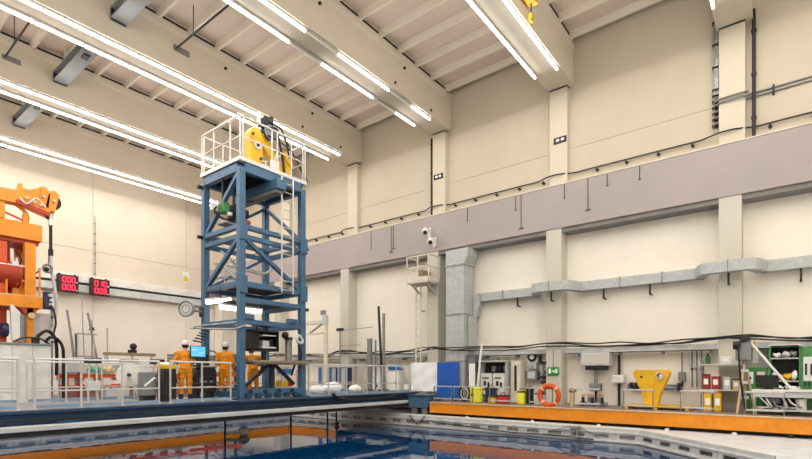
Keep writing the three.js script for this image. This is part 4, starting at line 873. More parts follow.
// things on the bridge
{
  const o = base('cable_reel', [6.5, BD, -15.8]); tag(o, 'white hose reel with dark hub on the bridge', 'reel');
  const x = 6.5, y = 1.62, z = -15.8;
  for (const s of [-0.14, 0.14]) mb().lathe([[0.06, -0.012], [0.34, -0.012], [0.35, 0.012], [0.06, 0.012]], [x - s * 0.45, y, z + s * 0.9], [-0.45, 0, 0.9], 26).build('flange', M.white, o);
  mb().cyl([x + 0.063, y, z - 0.126], [x - 0.063, y, z + 0.126], 0.2, 0.2, 18).build('hose_roll', M.dark, o);
  mb().cyl([x + 0.13, y, z - 0.27], [x - 0.13, y, z + 0.27], 0.07, 0.05, 10).build('axle', M.navy, o);
  for (const s of [-1, 1]) for (const f of [-1, 1]) mb().bar([x - 0.11 * s, y, z + 0.23 * s], [x - 0.11 * s + 0.27 * f, BD + 0.02, z + 0.23 * s + 0.13 * f], 0.05, 0.05).build('stand_leg', M.rail, o);
  for (const [px, lab] of [[5.3, 'left of the reel'], [7.05, 'right of the reel']]) {
    const c = base('instrument_stand', [px, BD, -15.2]); tag(c, `thin framed instrument stand with dark top ${lab}`, 'stand', 'instrument stands by the reel');
    for (const s of [-0.12, 0.12]) mb().cyl([px + s, BD, -15.2], [px + s * 0.7, 1.95, -15.2], 0.025).build('leg', M.rail, c);
    mb().box(px - 0.2, px + 0.2, 1.95, 2.1, -15.3, -15.1, 0.03).build('head', M.dark, c); mb().box(px - 0.16, px + 0.16, 1.2, 1.45, -15.28, -15.12, 0.02).build('box', M.plastic, c);
  }
}
{
  const o = base('tool_cabinet', [6.8, BD, -14.6]); tag(o, 'dark grey upright cabinet with yellow top beside the worker', 'cabinet');
  mb().box(6.72, 7.12, BD, 1.8, -14.8, -14.4, 0.02).build('body', M.dark, o);
  mb().box(6.74, 7.1, 1.0, 1.72, -14.4, -14.385).build('door', M.rubber, o);
  mb().box(6.7, 7.14, 1.8, 1.92, -14.82, -14.38, 0.02).build('yellow_lid', M.yellow, o);
  mb().box(6.68, 7.05, 1.92, 2.0, -14.7, -14.5, 0.02).build('paper_stack', M.paper, o);
  o.position.x += 0.13;
  const b = base('battery_box', [6.3, BD, -14.9]); tag(b, 'grey rounded box with white stripe left of the dark cabinet', 'box');
  mb().box(6.22, 6.62, 1.0, 1.72, -15.1, -14.7, 0.05).build('body', M.steelGrey, b); mb().bar([6.25, 1.3, -14.69], [6.55, 1.55, -14.69], 0.02, 0.05).build('stripe', M.paper, b); mb().box(6.25, 6.6, BD, 1.0, -15.05, -14.75).build('base_block', M.rubber, b);
  b.position.x += 0.2;
}
{
  const o = base('control_desk', [8.2, BD, -14.5]); tag(o, 'dark grey control desk with papers in front of the worker', 'desk');
  mb().prism([[7.95, BD + 0.25], [8.62, BD + 0.25], [8.62, 1.75], [8.5, 1.88], [8.0, 1.8], [7.9, 1.6]], 0.55, XYZ.front, [0, 0, -15.1], 0.015).build('console', M.dark, o);
  mb().box(7.95, 8.62, 1.86, 1.9, -15.15, -14.5, 0.01).build('top', M.steelGrey, o);
  for (const x of [8.02, 8.5]) mb().box(x, x + 0.08, BD, BD + 0.25, -15.05, -14.6).build('leg', M.black, o);
  for (const [x, z, r] of [[8.1, -14.65, 0.2], [8.35, -14.7, -0.3], [8.5, -14.9, 0.4]]) mb().rbox(0.2, 0.006, 0.27, [x, 1.905, z], [0, r, 0]).build('paper_sheet', M.paper, o);
  mb().box(8.3, 8.6, 1.9, 2.3, -15.12, -14.95, 0.02).build('side_monitor', M.dark, o);
  mb().box(8.05, 8.5, 1.2, 1.55, -14.56, -14.53, 0.01).build('front_panel', M.steelGrey, o);
  const m = base('monitor', [7.93, 1.9, -14.35]); tag(m, 'flat monitor with light blue screen in front of the worker', 'monitor');
  mb().box(7.68, 8.18, 2.16, 2.52, -14.46, -14.4, 0.015).build('case', M.black, m);
  const s = mb().box(7.7, 8.16, 2.19, 2.5, -14.4, -14.395).build('screen', M.screenBlue, m);
  mb().box(7.74, 7.9, 2.38, 2.4, -14.395, -14.392).box(7.95, 8.1, 2.3, 2.315, -14.395, -14.392).box(7.74, 8.05, 2.24, 2.25, -14.395, -14.392).build('screen_line', M.paper, s);
  mb().box(7.9, 7.97, 1.9, 2.18, -14.47, -14.42).box(7.8, 8.08, BD + 1.06, BD + 1.08, -14.56, -14.36).build('stand', M.dark, m);
  const c = base('office_chair', [8.0, BD, -13.95]); tag(c, 'black swivel chair between the railing and the control desk', 'chair');
  mb().rbox(0.46, 0.42, 0.09, [7.95, 1.66, -13.82], [0.12, 0.25, 0], 0.04).build('backrest', M.rubber, c);
  mb().rbox(0.46, 0.1, 0.44, [7.97, 1.34, -14.08], [0, 0.25, 0], 0.04).build('seat', M.rubber, c);
  mb().bar([7.95, 1.5, -13.8], [7.97, 1.3, -13.95], 0.06, 0.03).build('back_bracket', M.black, c);
  mb().cyl([7.97, 0.95, -14.08], [7.97, 1.3, -14.08], 0.03).build('gas_lift', M.black, c);
  for (let k = 0; k < 5; k++) { const a = k * 1.2566; const l = mb().bar([7.97, 0.97, -14.08], [7.97 + 0.25 * Math.cos(a), 0.91, -14.08 + 0.25 * Math.sin(a)], 0.04, 0.04).build('foot', M.black, c); mb().ball([7.97 + 0.25 * Math.cos(a), 0.875, -14.08 + 0.25 * Math.sin(a)], 0.035).build('castor', M.dark, l); }
}
// ------------------------------------------------------------------ people
function surfaceNet(f, lo, hi, h) {
  const n = [0, 1, 2].map((i) => Math.ceil((hi[i] - lo[i]) / h) + 1), [nx, ny, nz] = n, F = new Float32Array(nx * ny * nz);
  for (let k = 0, q = 0; k < nz; k++) for (let j = 0; j < ny; j++) for (let i = 0; i < nx; i++, q++) F[q] = f(lo[0] + i * h, lo[1] + j * h, lo[2] + k * h);
  const id = new Int32Array(nx * ny * nz).fill(-1), pos = [], idx = [], at = (i, j, k) => (k * ny + j) * nx + i;
  for (let k = 0; k < nz - 1; k++) for (let j = 0; j < ny - 1; j++) for (let i = 0; i < nx - 1; i++) {
    let sx = 0, sy = 0, sz = 0, c = 0;
    const e = (a, b, c0, a1, b1, c1) => { const p = F[at(i + a, j + b, k + c0)], q = F[at(i + a1, j + b1, k + c1)]; if ((p < 0) !== (q < 0)) { const t = p / (p - q); sx += a + (a1 - a) * t; sy += b + (b1 - b) * t; sz += c0 + (c1 - c0) * t; c++; } };
    for (const u of [0, 1]) for (const v of [0, 1]) { e(0, u, v, 1, u, v); e(u, 0, v, u, 1, v); e(u, v, 0, u, v, 1); }
    if (c) { id[at(i, j, k)] = pos.length / 3; pos.push(lo[0] + (i + sx / c) * h, lo[1] + (j + sy / c) * h, lo[2] + (k + sz / c) * h); }
  }
  for (let k = 1; k < nz - 1; k++) for (let j = 1; j < ny - 1; j++) for (let i = 1; i < nx - 1; i++) {
    const a = F[at(i, j, k)] < 0;
    const quad = (b, p, q, r, s) => { if (a === b) return; const o = [id[p], id[q], id[r], id[s]]; if (a) idx.push(o[0], o[1], o[2], o[0], o[2], o[3]); else idx.push(o[0], o[2], o[1], o[0], o[3], o[2]); };
    quad(F[at(i + 1, j, k)] < 0, at(i, j - 1, k - 1), at(i, j, k - 1), at(i, j, k), at(i, j - 1, k));
    quad(F[at(i, j + 1, k)] < 0, at(i - 1, j, k - 1), at(i - 1, j, k), at(i, j, k), at(i, j, k - 1));
    quad(F[at(i, j, k + 1)] < 0, at(i - 1, j - 1, k), at(i, j - 1, k), at(i, j, k), at(i - 1, j, k));
  }
  const g = new THREE.BufferGeometry(); g.setAttribute('position', new THREE.Float32BufferAttribute(pos, 3)); g.setIndex(idx); g.computeVertexNormals(); return g;
}
function capsules(bones) {   // [ax,ay,az, bx,by,bz, ra, rb, flatten z]
  return (x, y, z) => {
    let d = 1e9; const K = 0.028;
    for (const b of bones) {
      const ux = b[3] - b[0], uy = b[4] - b[1], uz = b[5] - b[2], L = ux * ux + uy * uy + uz * uz || 1e-9;
      const t = Math.max(0, Math.min(1, ((x - b[0]) * ux + (y - b[1]) * uy + (z - b[2]) * uz) / L)), s = b[8] || 1;
      const e = Math.hypot(x - b[0] - ux * t, y - b[1] - uy * t, (z - b[2] - uz * t) * s) - (b[6] + (b[7] - b[6]) * t);
      const k = Math.max(0, K - Math.abs(d - e)) / K; d = Math.min(d, e) - k * k * K * 0.25;
    }
    return d;
  };
}
function makePerson(pos, turn, pose, label) {
  const o = base('person', pos, label, 'person', 'workers in orange coveralls on the bridge'); o.rotation.y = turn;
  const { lean = 0.03, armL, armR, headDown = 0.1 } = pose;
  const hipY = 0.93, hip = [0, hipY, 0], sh = [0, hipY + 0.52 * Math.cos(lean), 0.52 * Math.sin(lean)];
  const neck = [0, sh[1] + 0.1 * Math.cos(lean), sh[2] + 0.1 * Math.sin(lean) + 0.01], hd = [0, neck[1] + 0.14, neck[2] + 0.03 + headDown * 0.2];
  const feet = pose.feet ?? [[-0.13, 0.02], [0.13, -0.03]];
  const knee = feet.map(([x, z]) => [x * 0.9, 0.5, z * 0.5 + 0.04]), hipj = [[-0.1, hipY - 0.03, 0], [0.1, hipY - 0.03, 0]];
  const shj = [[-0.2, sh[1], sh[2]], [0.2, sh[1], sh[2]]], arms = [armL, armR];
  const bone = (a, b, r1, r2, s) => [...a, ...b, r1, r2, s];
  const torso = [bone([0, hipY - 0.02, 0], [0, hipY + 0.2, sh[2] * 0.4], 0.155, 0.145, 1.35), bone([0, hipY + 0.2, sh[2] * 0.4], [0, sh[1] - 0.08, sh[2] * 0.85], 0.145, 0.165, 1.4), bone(shj[0], shj[1], 0.085, 0.085, 1.1)];
  const legs = [0, 1].flatMap((i) => [bone(hipj[i], knee[i], 0.095, 0.068), bone(knee[i], [feet[i][0], 0.1, feet[i][1]], 0.066, 0.045)]);
  const upper = [0, 1].flatMap((i) => [bone(shj[i], arms[i][0], 0.062, 0.05), bone(arms[i][0], arms[i][1], 0.048, 0.032)]);
  const hands = [0, 1].flatMap((i) => {
    const [e, w, dir] = arms[i], d = V(...dir).normalize(), s = d.clone().cross(V(0, 1, 0)).normalize(), dn = s.clone().cross(d), A = V(...w), out = [];
    const P = (a, b, c) => A.clone().addScaledVector(d, a).addScaledVector(s, b).addScaledVector(dn, c).toArray();
    out.push(bone(w, P(0.08, 0, 0), 0.026, 0.03));
    [[-0.028, 0.085], [-0.009, 0.1], [0.01, 0.094], [0.028, 0.075]].forEach(([off, l]) => { out.push(bone(P(0.08, off, 0), P(0.08 + l * 0.55, off * 1.15, 0.012), 0.0105, 0.0095), bone(P(0.08 + l * 0.55, off * 1.15, 0.012), P(0.08 + l * 0.9, off * 1.15, 0.045), 0.0095, 0.0085)); });
    out.push(bone(P(0.025, i ? -0.025 : 0.025, 0), P(0.075, i ? -0.06 : 0.06, 0.015), 0.013, 0.011));
    return out;
  });
  const head = [bone([hd[0], hd[1] - 0.03, hd[2] + 0.02], [hd[0], hd[1] + 0.03, hd[2] - 0.015], 0.075, 0.095, 1), bone([0, hd[1] - 0.075, hd[2] + 0.055], [0, hd[1] - 0.03, hd[2] + 0.05], 0.045, 0.055), bone([0, hd[1] + 0.005, hd[2] + 0.095], [0, hd[1] - 0.03, hd[2] + 0.115], 0.012, 0.017),
    bone([-0.088, hd[1] - 0.02, hd[2]], [-0.092, hd[1] + 0.02, hd[2] - 0.005], 0.016, 0.018), bone([0.088, hd[1] - 0.02, hd[2]], [0.092, hd[1] + 0.02, hd[2] - 0.005], 0.016, 0.018), bone([0, sh[1], sh[2]], [0, hd[1] - 0.04, hd[2]], 0.06, 0.055)];
  const thin = (b) => { const c = b.slice(); c[6] -= 0.018; c[7] -= 0.014; return c; };
  const lo = [-0.75, 0, -0.5], hi = [0.75, 1.9, 0.95];
  const put = (g, name, m) => { const q = new THREE.Mesh(metreUV(g.index ? g.toNonIndexed() : g), m); q.name = name; q.castShadow = q.receiveShadow = true; o.add(q); return q; };
  put(surfaceNet(capsules([...torso.map(thin), ...legs.map(thin), ...upper.map(thin), ...hands, ...head]), lo, hi, 0.0125), 'body', M.skin);
  const suit = capsules([...torso, ...legs, ...upper]);
  put(surfaceNet((x, y, z) => Math.max(suit(x, y, z) - 0.012 - 0.006 * Math.sin(y * 38 + x * 9 + z * 14), 0.12 - y, (y - sh[1] - 0.085)), lo, hi, 0.014), 'coverall', M.coverall);
  const bt = mb(); feet.forEach(([x, z]) => { bt.ball([x, 0.055, z + 0.06], 0.07, [0.75, 0.8, 2.0], 14); bt.cyl([x, 0.02, z], [x, 0.2, z - 0.01], 0.066, 0.06, 12); bt.box(x - 0.05, x + 0.05, 0, 0.03, z - 0.08, z + 0.19, 0.01); });
  put(bt.geo(), 'boots', M.boots);
  put(mb().torus([0, hipY + 0.05, 0.01], 0.155, 0.022, [0, 1, 0]).geo().scale(1, 1, 1), 'belt', M.coverall);
  put(mb().ball([0, hd[1] - 0.005, hd[2] - 0.035], 0.098, [0.95, 0.95, 0.8], 16).geo(), 'hair', M.hair);
  const hl = mb().lathe([[0.0, 0.135], [0.05, 0.13], [0.09, 0.105], [0.115, 0.06], [0.125, 0.0], [0.122, -0.005], [0.0, -0.004]], [0, hd[1] + 0.045, hd[2] - 0.01], [0, 1, -0.12], 24);
  hl.add(new THREE.SphereGeometry(0.12, 18, 6, 0, Math.PI * 2, 0, 0.6).scale(1, 0.16, 1), new THREE.Matrix4().makeTranslation(0, hd[1] + 0.03, hd[2] + 0.075)); hl.box(-0.012, 0.012, hd[1] + 0.16, hd[1] + 0.185, hd[2] - 0.09, hd[2] + 0.07, 0.008);
  put(hl.geo(), 'helmet', M.white);
  put(mb().ball([-0.033, hd[1] + 0.005, hd[2] + 0.088], 0.012).ball([0.033, hd[1] + 0.005, hd[2] + 0.088], 0.012).geo(), 'eyes', M.black);
  put(mb().box(-0.025, 0.025, hd[1] - 0.066, hd[1] - 0.06, hd[2] + 0.098, hd[2] + 0.104).geo(), 'mouth', M.red);
  return o;
}
makePerson([7.64, BD, -14.62], 2.75, { armL: [[-0.3, 1.2, 0.08], [-0.16, 1.12, 0.32], [0.2, 0, 1]], armR: [[0.3, 1.2, 0.06], [0.2, 1.15, 0.3], [-0.1, 0, 1]], headDown: 0.25 }, 'worker in orange coverall and white helmet seen from behind at the blue screen');
makePerson([9.03, BD, -14.72], 2.3, { armL: [[-0.27, 1.18, -0.02], [-0.25, 0.95, 0.14], [0, -0.7, 0.7]], armR: [[0.27, 1.18, 0.02], [0.2, 1.1, 0.26], [-0.3, 0, 1]] }, 'worker in orange coverall half hidden by the front tower leg');
makePerson([10.35, BD, -15.05], 2.7, { lean: 0.42, armL: [[-0.3, 1.17, 0.38], [-0.2, 1.1, 0.6], [0.2, -0.2, 1]], armR: [[0.3, 1.15, 0.36], [0.2, 1.08, 0.58], [-0.2, -0.2, 1]], headDown: 0.7 }, 'worker in orange coverall bending under the black box in the tower');

[[9.3, -24.2, 0.9, 0.55, 'plastic', 'pale grey storage box before the green tarpaulin'], [10.7, -24.0, 0.8, 0.4, 'tan', 'tan storage box before the blue tarpaulin'], [12.2, -24.4, 1.0, 0.5, 'kick', 'mauve brown storage box behind the hose reel'], [14.6, -24.6, 0.9, 0.6, 'orangeRed', 'orange red storage box behind the worker at the screen']].forEach(([x, z, w, h, m, label]) => {
  const o = base('storage_box', [x, DECK, z]); tag(o, label, 'box', 'storage boxes on the far deck');
  mb().box(x - w / 2, x + w / 2, DECK, DECK + h, z - 0.3, z + 0.3, 0.03).build('body', M[m], o);
  mb().box(x - w / 2 - 0.02, x + w / 2 + 0.02, DECK + h, DECK + h + 0.06, z - 0.32, z + 0.32, 0.02).build('lid', M.rail, o);
  for (const s of [-0.3, 0.3]) mb().box(x + s * w - 0.04, x + s * w + 0.04, DECK + h - 0.08, DECK + h + 0.02, z + 0.3, z + 0.335).build('latch', M.dark, o);
});
// ------------------------------------------------------------------ right deck: things along the wall
{ // basket platform on the column
  const o = base('access_basket', [18.3, 5.85, -13.2]); tag(o, 'small pale railed basket platform high on the column', 'platform');
  const x0 = 17.85, x1 = 18.74, z0 = -13.95, z1 = -12.72;
  mb().box(x0, x1, 5.8, 5.9, z0, z1, 0.015).build('floor_plate', M.column, o);
  mb().box(x0, x0 + 0.03, 5.9, 6.08, z0, z1).box(x0, x1, 5.9, 6.08, z1 - 0.03, z1).box(x0, x1, 5.9, 6.08, z0, z0 + 0.03).build('kick_board', M.cream, o);
  for (const [x, z] of [[x0, z0], [x0, (z0 + z1) / 2], [x0, z1], [x1 - 0.05, z1], [x1 - 0.05, z0]]) mb().box(x, x + 0.05, 5.9, 7.05, z - 0.025, z + 0.025, 0.008).build('post', M.cream, o);
  for (const y of [6.5, 7.02]) { mb().box(x0, x0 + 0.05, y, y + 0.05, z0, z1).build('rail', M.cream, o); mb().box(x0, x1, y, y + 0.05, z1 - 0.03, z1 + 0.02).build('rail', M.cream, o); mb().box(x0, x1, y, y + 0.05, z0 - 0.02, z0 + 0.03).build('rail', M.cream, o); }
  mb().box(x0 + 0.2, x1, 6.1, 6.45, -13.5, -13.2, 0.03).build('control_box', M.wood, o);
  mb().bar([x0 + 0.1, 5.8, z1 - 0.2], [x1, 5.35, z1 - 0.2], 0.06, 0.06).bar([x0 + 0.1, 5.8, z0 + 0.2], [x1, 5.35, z0 + 0.2], 0.06, 0.06).build('bracket', M.column, o);
  const l = base('column_ladder', [18.6, 1, -13.75]); tag(l, 'narrow pale ladder rising to the basket on the column', 'ladder');
  for (const z of [-13.9, -13.62]) mb().cyl([18.5, DECK, z], [18.5, 5.8, z], 0.035, 0.035, 8).build('side_rail', M.cream, l);
  for (let y = 0.8; y < 5.7; y += 0.33) mb().cyl([18.5, y, -13.9], [18.5, y, -13.62], 0.018).build('rung', M.cream, l);
  for (const y of [2.2, 4.6]) mb().box(18.5, 18.76, y, y + 0.05, -13.64, -13.56).build('wall_bracket', M.steelGrey, l);
}
const dome = (x, y, z, label) => {
  const o = base('security_camera', [x, y, z]); tag(o, label, 'camera', 'white cameras on the mauve beam');
  mb().ball([x - 0.25, y, z], 0.16).build('dome', M.white, o); mb().ball([x - 0.33, y - 0.06, z + 0.04], 0.1).build('lens', M.black, o);
  mb().box(x - 0.3, x + 0.1, y + 0.1, y + 0.18, z - 0.05, z + 0.05, 0.01).box(x + 0.06, x + 0.11, y - 0.2, y + 0.25, z - 0.08, z + 0.08).build('bracket', M.whiteSteel, o);
};
dome(18.6, 7.75, -12.95, 'white dome camera on the beam directly above the basket');
dome(18.6, 8.25, -13.25, 'small white camera higher up the mauve beam above the basket');
{
  const o = base('draped_cloth', [18.3, 1.4, -13.2]); tag(o, 'white cloth sheet hung on a frame left of the blue panel', 'cloth');
  const g = new THREE.PlaneGeometry(1.5, 1.32, 36, 20), p = g.attributes.position;
  for (let i = 0; i < p.count; i++) { const u = p.getX(i), v = p.getY(i); p.setZ(i, 0.012 * Math.sin(u * 11 + v * 3) * (0.7 - v * 0.5) + 0.012 * Math.sin(u * 5 - v * 9)); }
  g.rotateY(-Math.PI / 2); g.computeVertexNormals();
  const m = new THREE.Matrix4().makeTranslation(18.3, 1.52, -13.28); const q = mb().add(g, m); q.add(g, new THREE.Matrix4().makeTranslation(18.315, 1.52, -13.28)); q.build('sheet', M.cloth, o);
  mb().box(18.33, 18.38, 2.12, 2.2, -14.05, -12.5).build('frame_bar', M.rail, o);
  for (const z of [-14.02, -12.54]) mb().box(18.33, 18.38, DECK, 2.12, z - 0.025, z + 0.025).build('frame_post', M.rail, o);
}
{
  const o = base('blue_screen_panel', [18.15, DECK, -11.85]); tag(o, 'upright bright blue panel beside the white cloth', 'panel');
  mb().box(18.12, 18.17, 0.6, 2.17, -12.44, -11.3, 0.01).build('board', M.vividBlue, o);
  for (const z of [-12.3, -11.5]) mb().box(18.0, 18.28, DECK, DECK + 0.06, z - 0.03, z + 0.03).box(18.17, 18.2, DECK, 2.0, z - 0.03, z + 0.03).build('foot', M.navy, o);
}
{
  const o = base('yellow_drum', [17.6, DECK, -10.1]); tag(o, 'pale yellow plastic drum on the right deck', 'drum');
  mb().lathe([[0, 0], [0.24, 0], [0.26, 0.04], [0.255, 0.2], [0.27, 0.22], [0.255, 0.25], [0.26, 0.5], [0.27, 0.54], [0.24, 0.58], [0, 0.58]], [17.6, DECK, -10.12], [0, 1, 0], 26).build('body', M.paleYellow, o);
  mb().lathe([[0, 0], [0.28, 0], [0.28, 0.05], [0.2, 0.08], [0, 0.08]], [17.6, DECK + 0.56, -10.12], [0, 1, 0], 26).build('lid', M.paleYellow, o);
  mb().box(17.3, 17.36, 0.75, 0.85, -10.2, -10.1, 0.01).build('bung', M.black, o);
  const c = base('coil_of_hose', [17.8, DECK, -10.75]); tag(c, 'black hose coil standing left of the yellow drum', 'hose');
  for (let k = 0; k < 4; k++) mb().torus([17.7 + k * 0.06, DECK + 0.36, -10.75], 0.3 - 0.02 * (k % 2), 0.035, [1, 0, 0.25]).build('loop', M.rubber, c);
  mb().torus([17.66, DECK + 0.36, -10.72], 0.22, 0.02, [1, 0, 0.25]).build('white_loop', M.white, c);
  const w = base('leaning_board', [18.6, DECK, -10.75]); tag(w, 'narrow white notice board standing right of the riser duct', 'board');
  mb().box(18.4, 18.44, 0.9, 2.1, -10.95, -10.65, 0.01).build('board', M.paper, w); mb().box(18.44, 18.48, DECK, 2.0, -10.83, -10.77).build('post', M.steelGrey, w);
  const t = base('white_pole', [18.3, DECK, -10.2]); tag(t, 'thick white pole leaning against the cable tray', 'pole');
  mb().cyl([18.05, DECK, -10.38], [18.38, 2.95, -10.3], 0.05, 0.05, 10).build('tube', M.white, t); mb().cyl([18.38, 2.95, -10.3], [18.386, 3.0, -10.3], 0.06, 0.06, 10).build('cap', M.plastic, t);
}
{
  const o = base('electrical_cabinet', [18.9, DECK, -9.85]); tag(o, 'open topped electrical cabinet with two white doors on the wall', 'cabinet');
  const z0 = -10.5, z1 = -9.25;
  mb().box(18.55, 19.1, DECK, 0.7, z0, z1, 0.02).build('plinth', M.steelGrey, o);
  mb().box(19.05, 19.1, 0.7, 2.15, z0, z1).box(18.55, 19.1, 0.7, 2.15, z0, z0 + 0.04).box(18.55, 19.1, 0.7, 2.15, z1 - 0.04, z1).build('carcass', M.plastic, o);
  mb().box(18.45, 19.12, 2.15, 2.22, z0 - 0.05, z1 + 0.05, 0.01).build('canopy', M.rail, o);
  mb().box(19.02, 19.05, 1.7, 2.15, z0 + 0.04, z1 - 0.04).build('dark_back', M.dark, o);
  for (let k = 0; k < 4; k++) mb().box(18.8, 18.95, 1.76, 1.95 + 0.05 * (k % 2), z0 + 0.15 + k * 0.28, z0 + 0.33 + k * 0.28, 0.02).build('breaker', k % 2 ? M.wood : M.dark, o);
  for (const z of [z0 + 0.07, (z0 + z1) / 2 + 0.03]) {
    const d = mb().box(18.53, 18.57, 0.78, 1.68, z, z + 0.52, 0.01).build('door', M.white, o);
    for (const [a, b, w, h, m] of [[0.08, 1.45, 0.3, 0.06, M.dark], [0.14, 1.15, 0.12, 0.2, M.dark], [0.32, 1.05, 0.1, 0.25, M.black], [0.1, 0.95, 0.16, 0.1, M.steelGrey]]) mb().box(18.515, 18.53, b, b + h, z + a, z + a + w, 0.005).build('switch', m, d);
  }
  for (const z of [-10.2, -10.05, -9.6]) mb().cyl([19.0, 2.22, z], [19.0, 2.45, z], 0.03).build('conduit', M.steelGrey, o);
}
{
  const o = base('wall_cupboard', [19.0, DECK, -8.95]); tag(o, 'tall cream cupboard with a black slot beside the electrical cabinet', 'cabinet');
  mb().box(18.75, 19.2, DECK, 2.2, -9.15, -8.7, 0.02).build('body', M.cream, o); mb().box(18.74, 18.76, 0.95, 2.0, -8.97, -8.87).build('slot', M.black, o);
  mb().cyl([18.72, 1.0, -9.1], [18.72, 2.2, -9.05], 0.02).build('pipe', M.white, o);
  const s = base('alarm_sounder', [19.3, 2.3, -8.4]); tag(s, 'round black and white alarm sounder above grey boxes', 'alarm');
  mb().box(19.2, WX, 2.1, 2.62, -8.62, -8.14, 0.02).build('back_plate', M.white, s); mb().torus([19.17, 2.36, -8.38], 0.15, 0.06, [1, 0, 0]).build('ring', M.black, s); mb().cyl([19.2, 2.36, -8.38], [19.14, 2.36, -8.38], 0.1, 0.1, 16).build('centre', M.paper, s);
  mb().box(19.22, WX, 2.1, 2.4, -8.12, -8.04).build('dark_switch', M.dark, s);
  const b = base('junction_box', [19.2, 1.8, -8.35]); tag(b, 'upper small grey box under the alarm sounder', 'box');
  mb().box(19.1, WX, 1.85, 2.08, -8.52, -8.18, 0.03).build('box', M.plastic, b); mb().box(19.08, 19.1, 1.9, 2.03, -8.45, -8.25, 0.01).build('cover', M.zinc, b);
  const b2 = base('junction_box', [19.2, 1.5, -8.35]); tag(b2, 'larger grey box below the alarm sounder', 'box');
  mb().box(19.05, WX, 1.38, 1.82, -8.6, -8.12, 0.04).build('box', M.steelGrey, b2); mb().box(19.03, 19.05, 1.46, 1.74, -8.52, -8.2, 0.01).build('cover', M.plastic, b2); mb().cyl([19.2, 1.82, -8.3], [19.2, 1.86, -8.3], 0.04).build('gland', M.dark, b2);
  const v = base('valve_column', [19.1, 1.5, -7.85]); tag(v, 'stack of small dark valves beside the column left of the exit sign', 'valve');
  mb().cyl([19.2, DECK, -7.9], [19.2, 2.1, -7.9], 0.04).build('pipe', M.steelGrey, v);
  for (const y of [1.0, 1.25, 1.45, 1.65, 2.05]) mb().box(19.08, 19.3, y, y + 0.13, -8.0, -7.8, 0.02).build('valve', y === 1.65 ? M.steelGrey : M.dark, v);
}
{
  const o = base('exit_sign', [18.7, 1.75, -7.3]); tag(o, 'green emergency exit sign on the column right of the grey boxes', 'sign');
  mb().box(18.68, 18.72, 1.6, 1.92, -7.53, -7.07, 0.01).build('plate', M.exitGreen, o);
  const g = mb(); g.box(18.672, 18.68, 1.67, 1.86, -7.47, -7.38).box(18.672, 18.68, 1.68, 1.85, -7.2, -7.12).build('pictogram_door', M.signPic, o);
  mb().bar([18.675, 1.76, -7.34], [18.675, 1.76, -7.24], 0.01, 0.035).bar([18.675, 1.81, -7.27], [18.675, 1.76, -7.23], 0.01, 0.03).bar([18.675, 1.71, -7.27], [18.675, 1.76, -7.23], 0.01, 0.03).build('arrow', M.signPic, o);
  mb().cyl([18.71, 1.92, -7.3], [18.71, 2.6, -7.3], 0.012).build('hanger', M.steelGrey, o);
  mb().box(18.72, 18.75, 1.7, 1.8, -7.35, -7.25).build('bracket', M.steelGrey, o);
}
{
  const o = base('life_ring', [17.08, 0.9, -6.95]); tag(o, 'orange red life ring hung on the low guard rail', 'life ring');
  const x = 16.86, y = 0.88, z = -6.72;
  mb().torus([x, y, z], 0.34, 0.09, [1, 0, 0], 36).build('ring', M.orangeRed, o);
  for (let k = 0; k < 4; k++) { const a = k * Math.PI / 2 + 0.78; const b = mb().torus([0, 0, 0], 0.092, 0.015, [0, 0, 1], 14).build('band', std(0xf2b79a, 0.6), o); b.geometry.dispose(); b.geometry = metreUV(mb().add(new THREE.CylinderGeometry(0.096, 0.096, 0.07, 16, 1), new THREE.Matrix4().compose(V(x - o.position.x, y + 0.34 * Math.sin(a) - o.position.y, z + 0.34 * Math.cos(a) - o.position.z), Q(UPV, V(0, Math.cos(a), -Math.sin(a))), V(1, 1, 1))).geo()); }
  mb().torus([x, y, z], 0.45, 0.012, [1, 0, 0], 36).build('rope', M.tan, o);
  mb().box(16.9, 16.97, 1.1, 1.25, z - 0.04, z + 0.04).build('hook', M.steelGrey, o);
}
{ // tools at the cabinet foot
  const crate = (name, x, z, w, d, h, mat, label, cat) => { const o = base(name, [x, DECK, z]); tag(o, label, cat, 'tools by the electrical cabinet'); mb().box(x - w / 2, x + w / 2, DECK, DECK + h, z - d / 2, z + d / 2, 0.03).build('body', mat, o); mb().box(x - w / 2 - 0.01, x + w / 2 + 0.01, DECK + h - 0.05, DECK + h, z - d / 2 - 0.01, z + d / 2 + 0.01, 0.01).build('rim', M.dark, o); mb().torus([x, DECK + h + 0.02, z], 0.09, 0.014, [1, 0, 0], 16, Math.PI).build('handle', M.black, o); };
  crate('toolbox', 17.7, -8.95, 0.3, 0.42, 0.34, M.red, 'red toolbox on the deck behind the guard rail', 'toolbox');
  crate('parts_bin', 17.7, -9.4, 0.3, 0.34, 0.3, M.yellow, 'small yellow bin left of the red toolbox', 'bin');
  crate('gear_bag', 18.0, -9.65, 0.3, 0.4, 0.62, M.navy, 'navy gear bag behind the yellow bin', 'bag');
  crate('jerrycan', 17.9, -8.25, 0.25, 0.3, 0.5, M.paleYellow, 'bright yellow jerrycan below the cream cupboard', 'canister');
  crate('black_case', 18.0, -7.95, 0.3, 0.2, 0.6, M.rubber, 'black upright case right of the yellow jerrycan', 'case');
  crate('grey_pail', 17.9, -7.5, 0.28, 0.32, 0.45, M.plastic, 'grey pail left of the life ring', 'bucket');
}
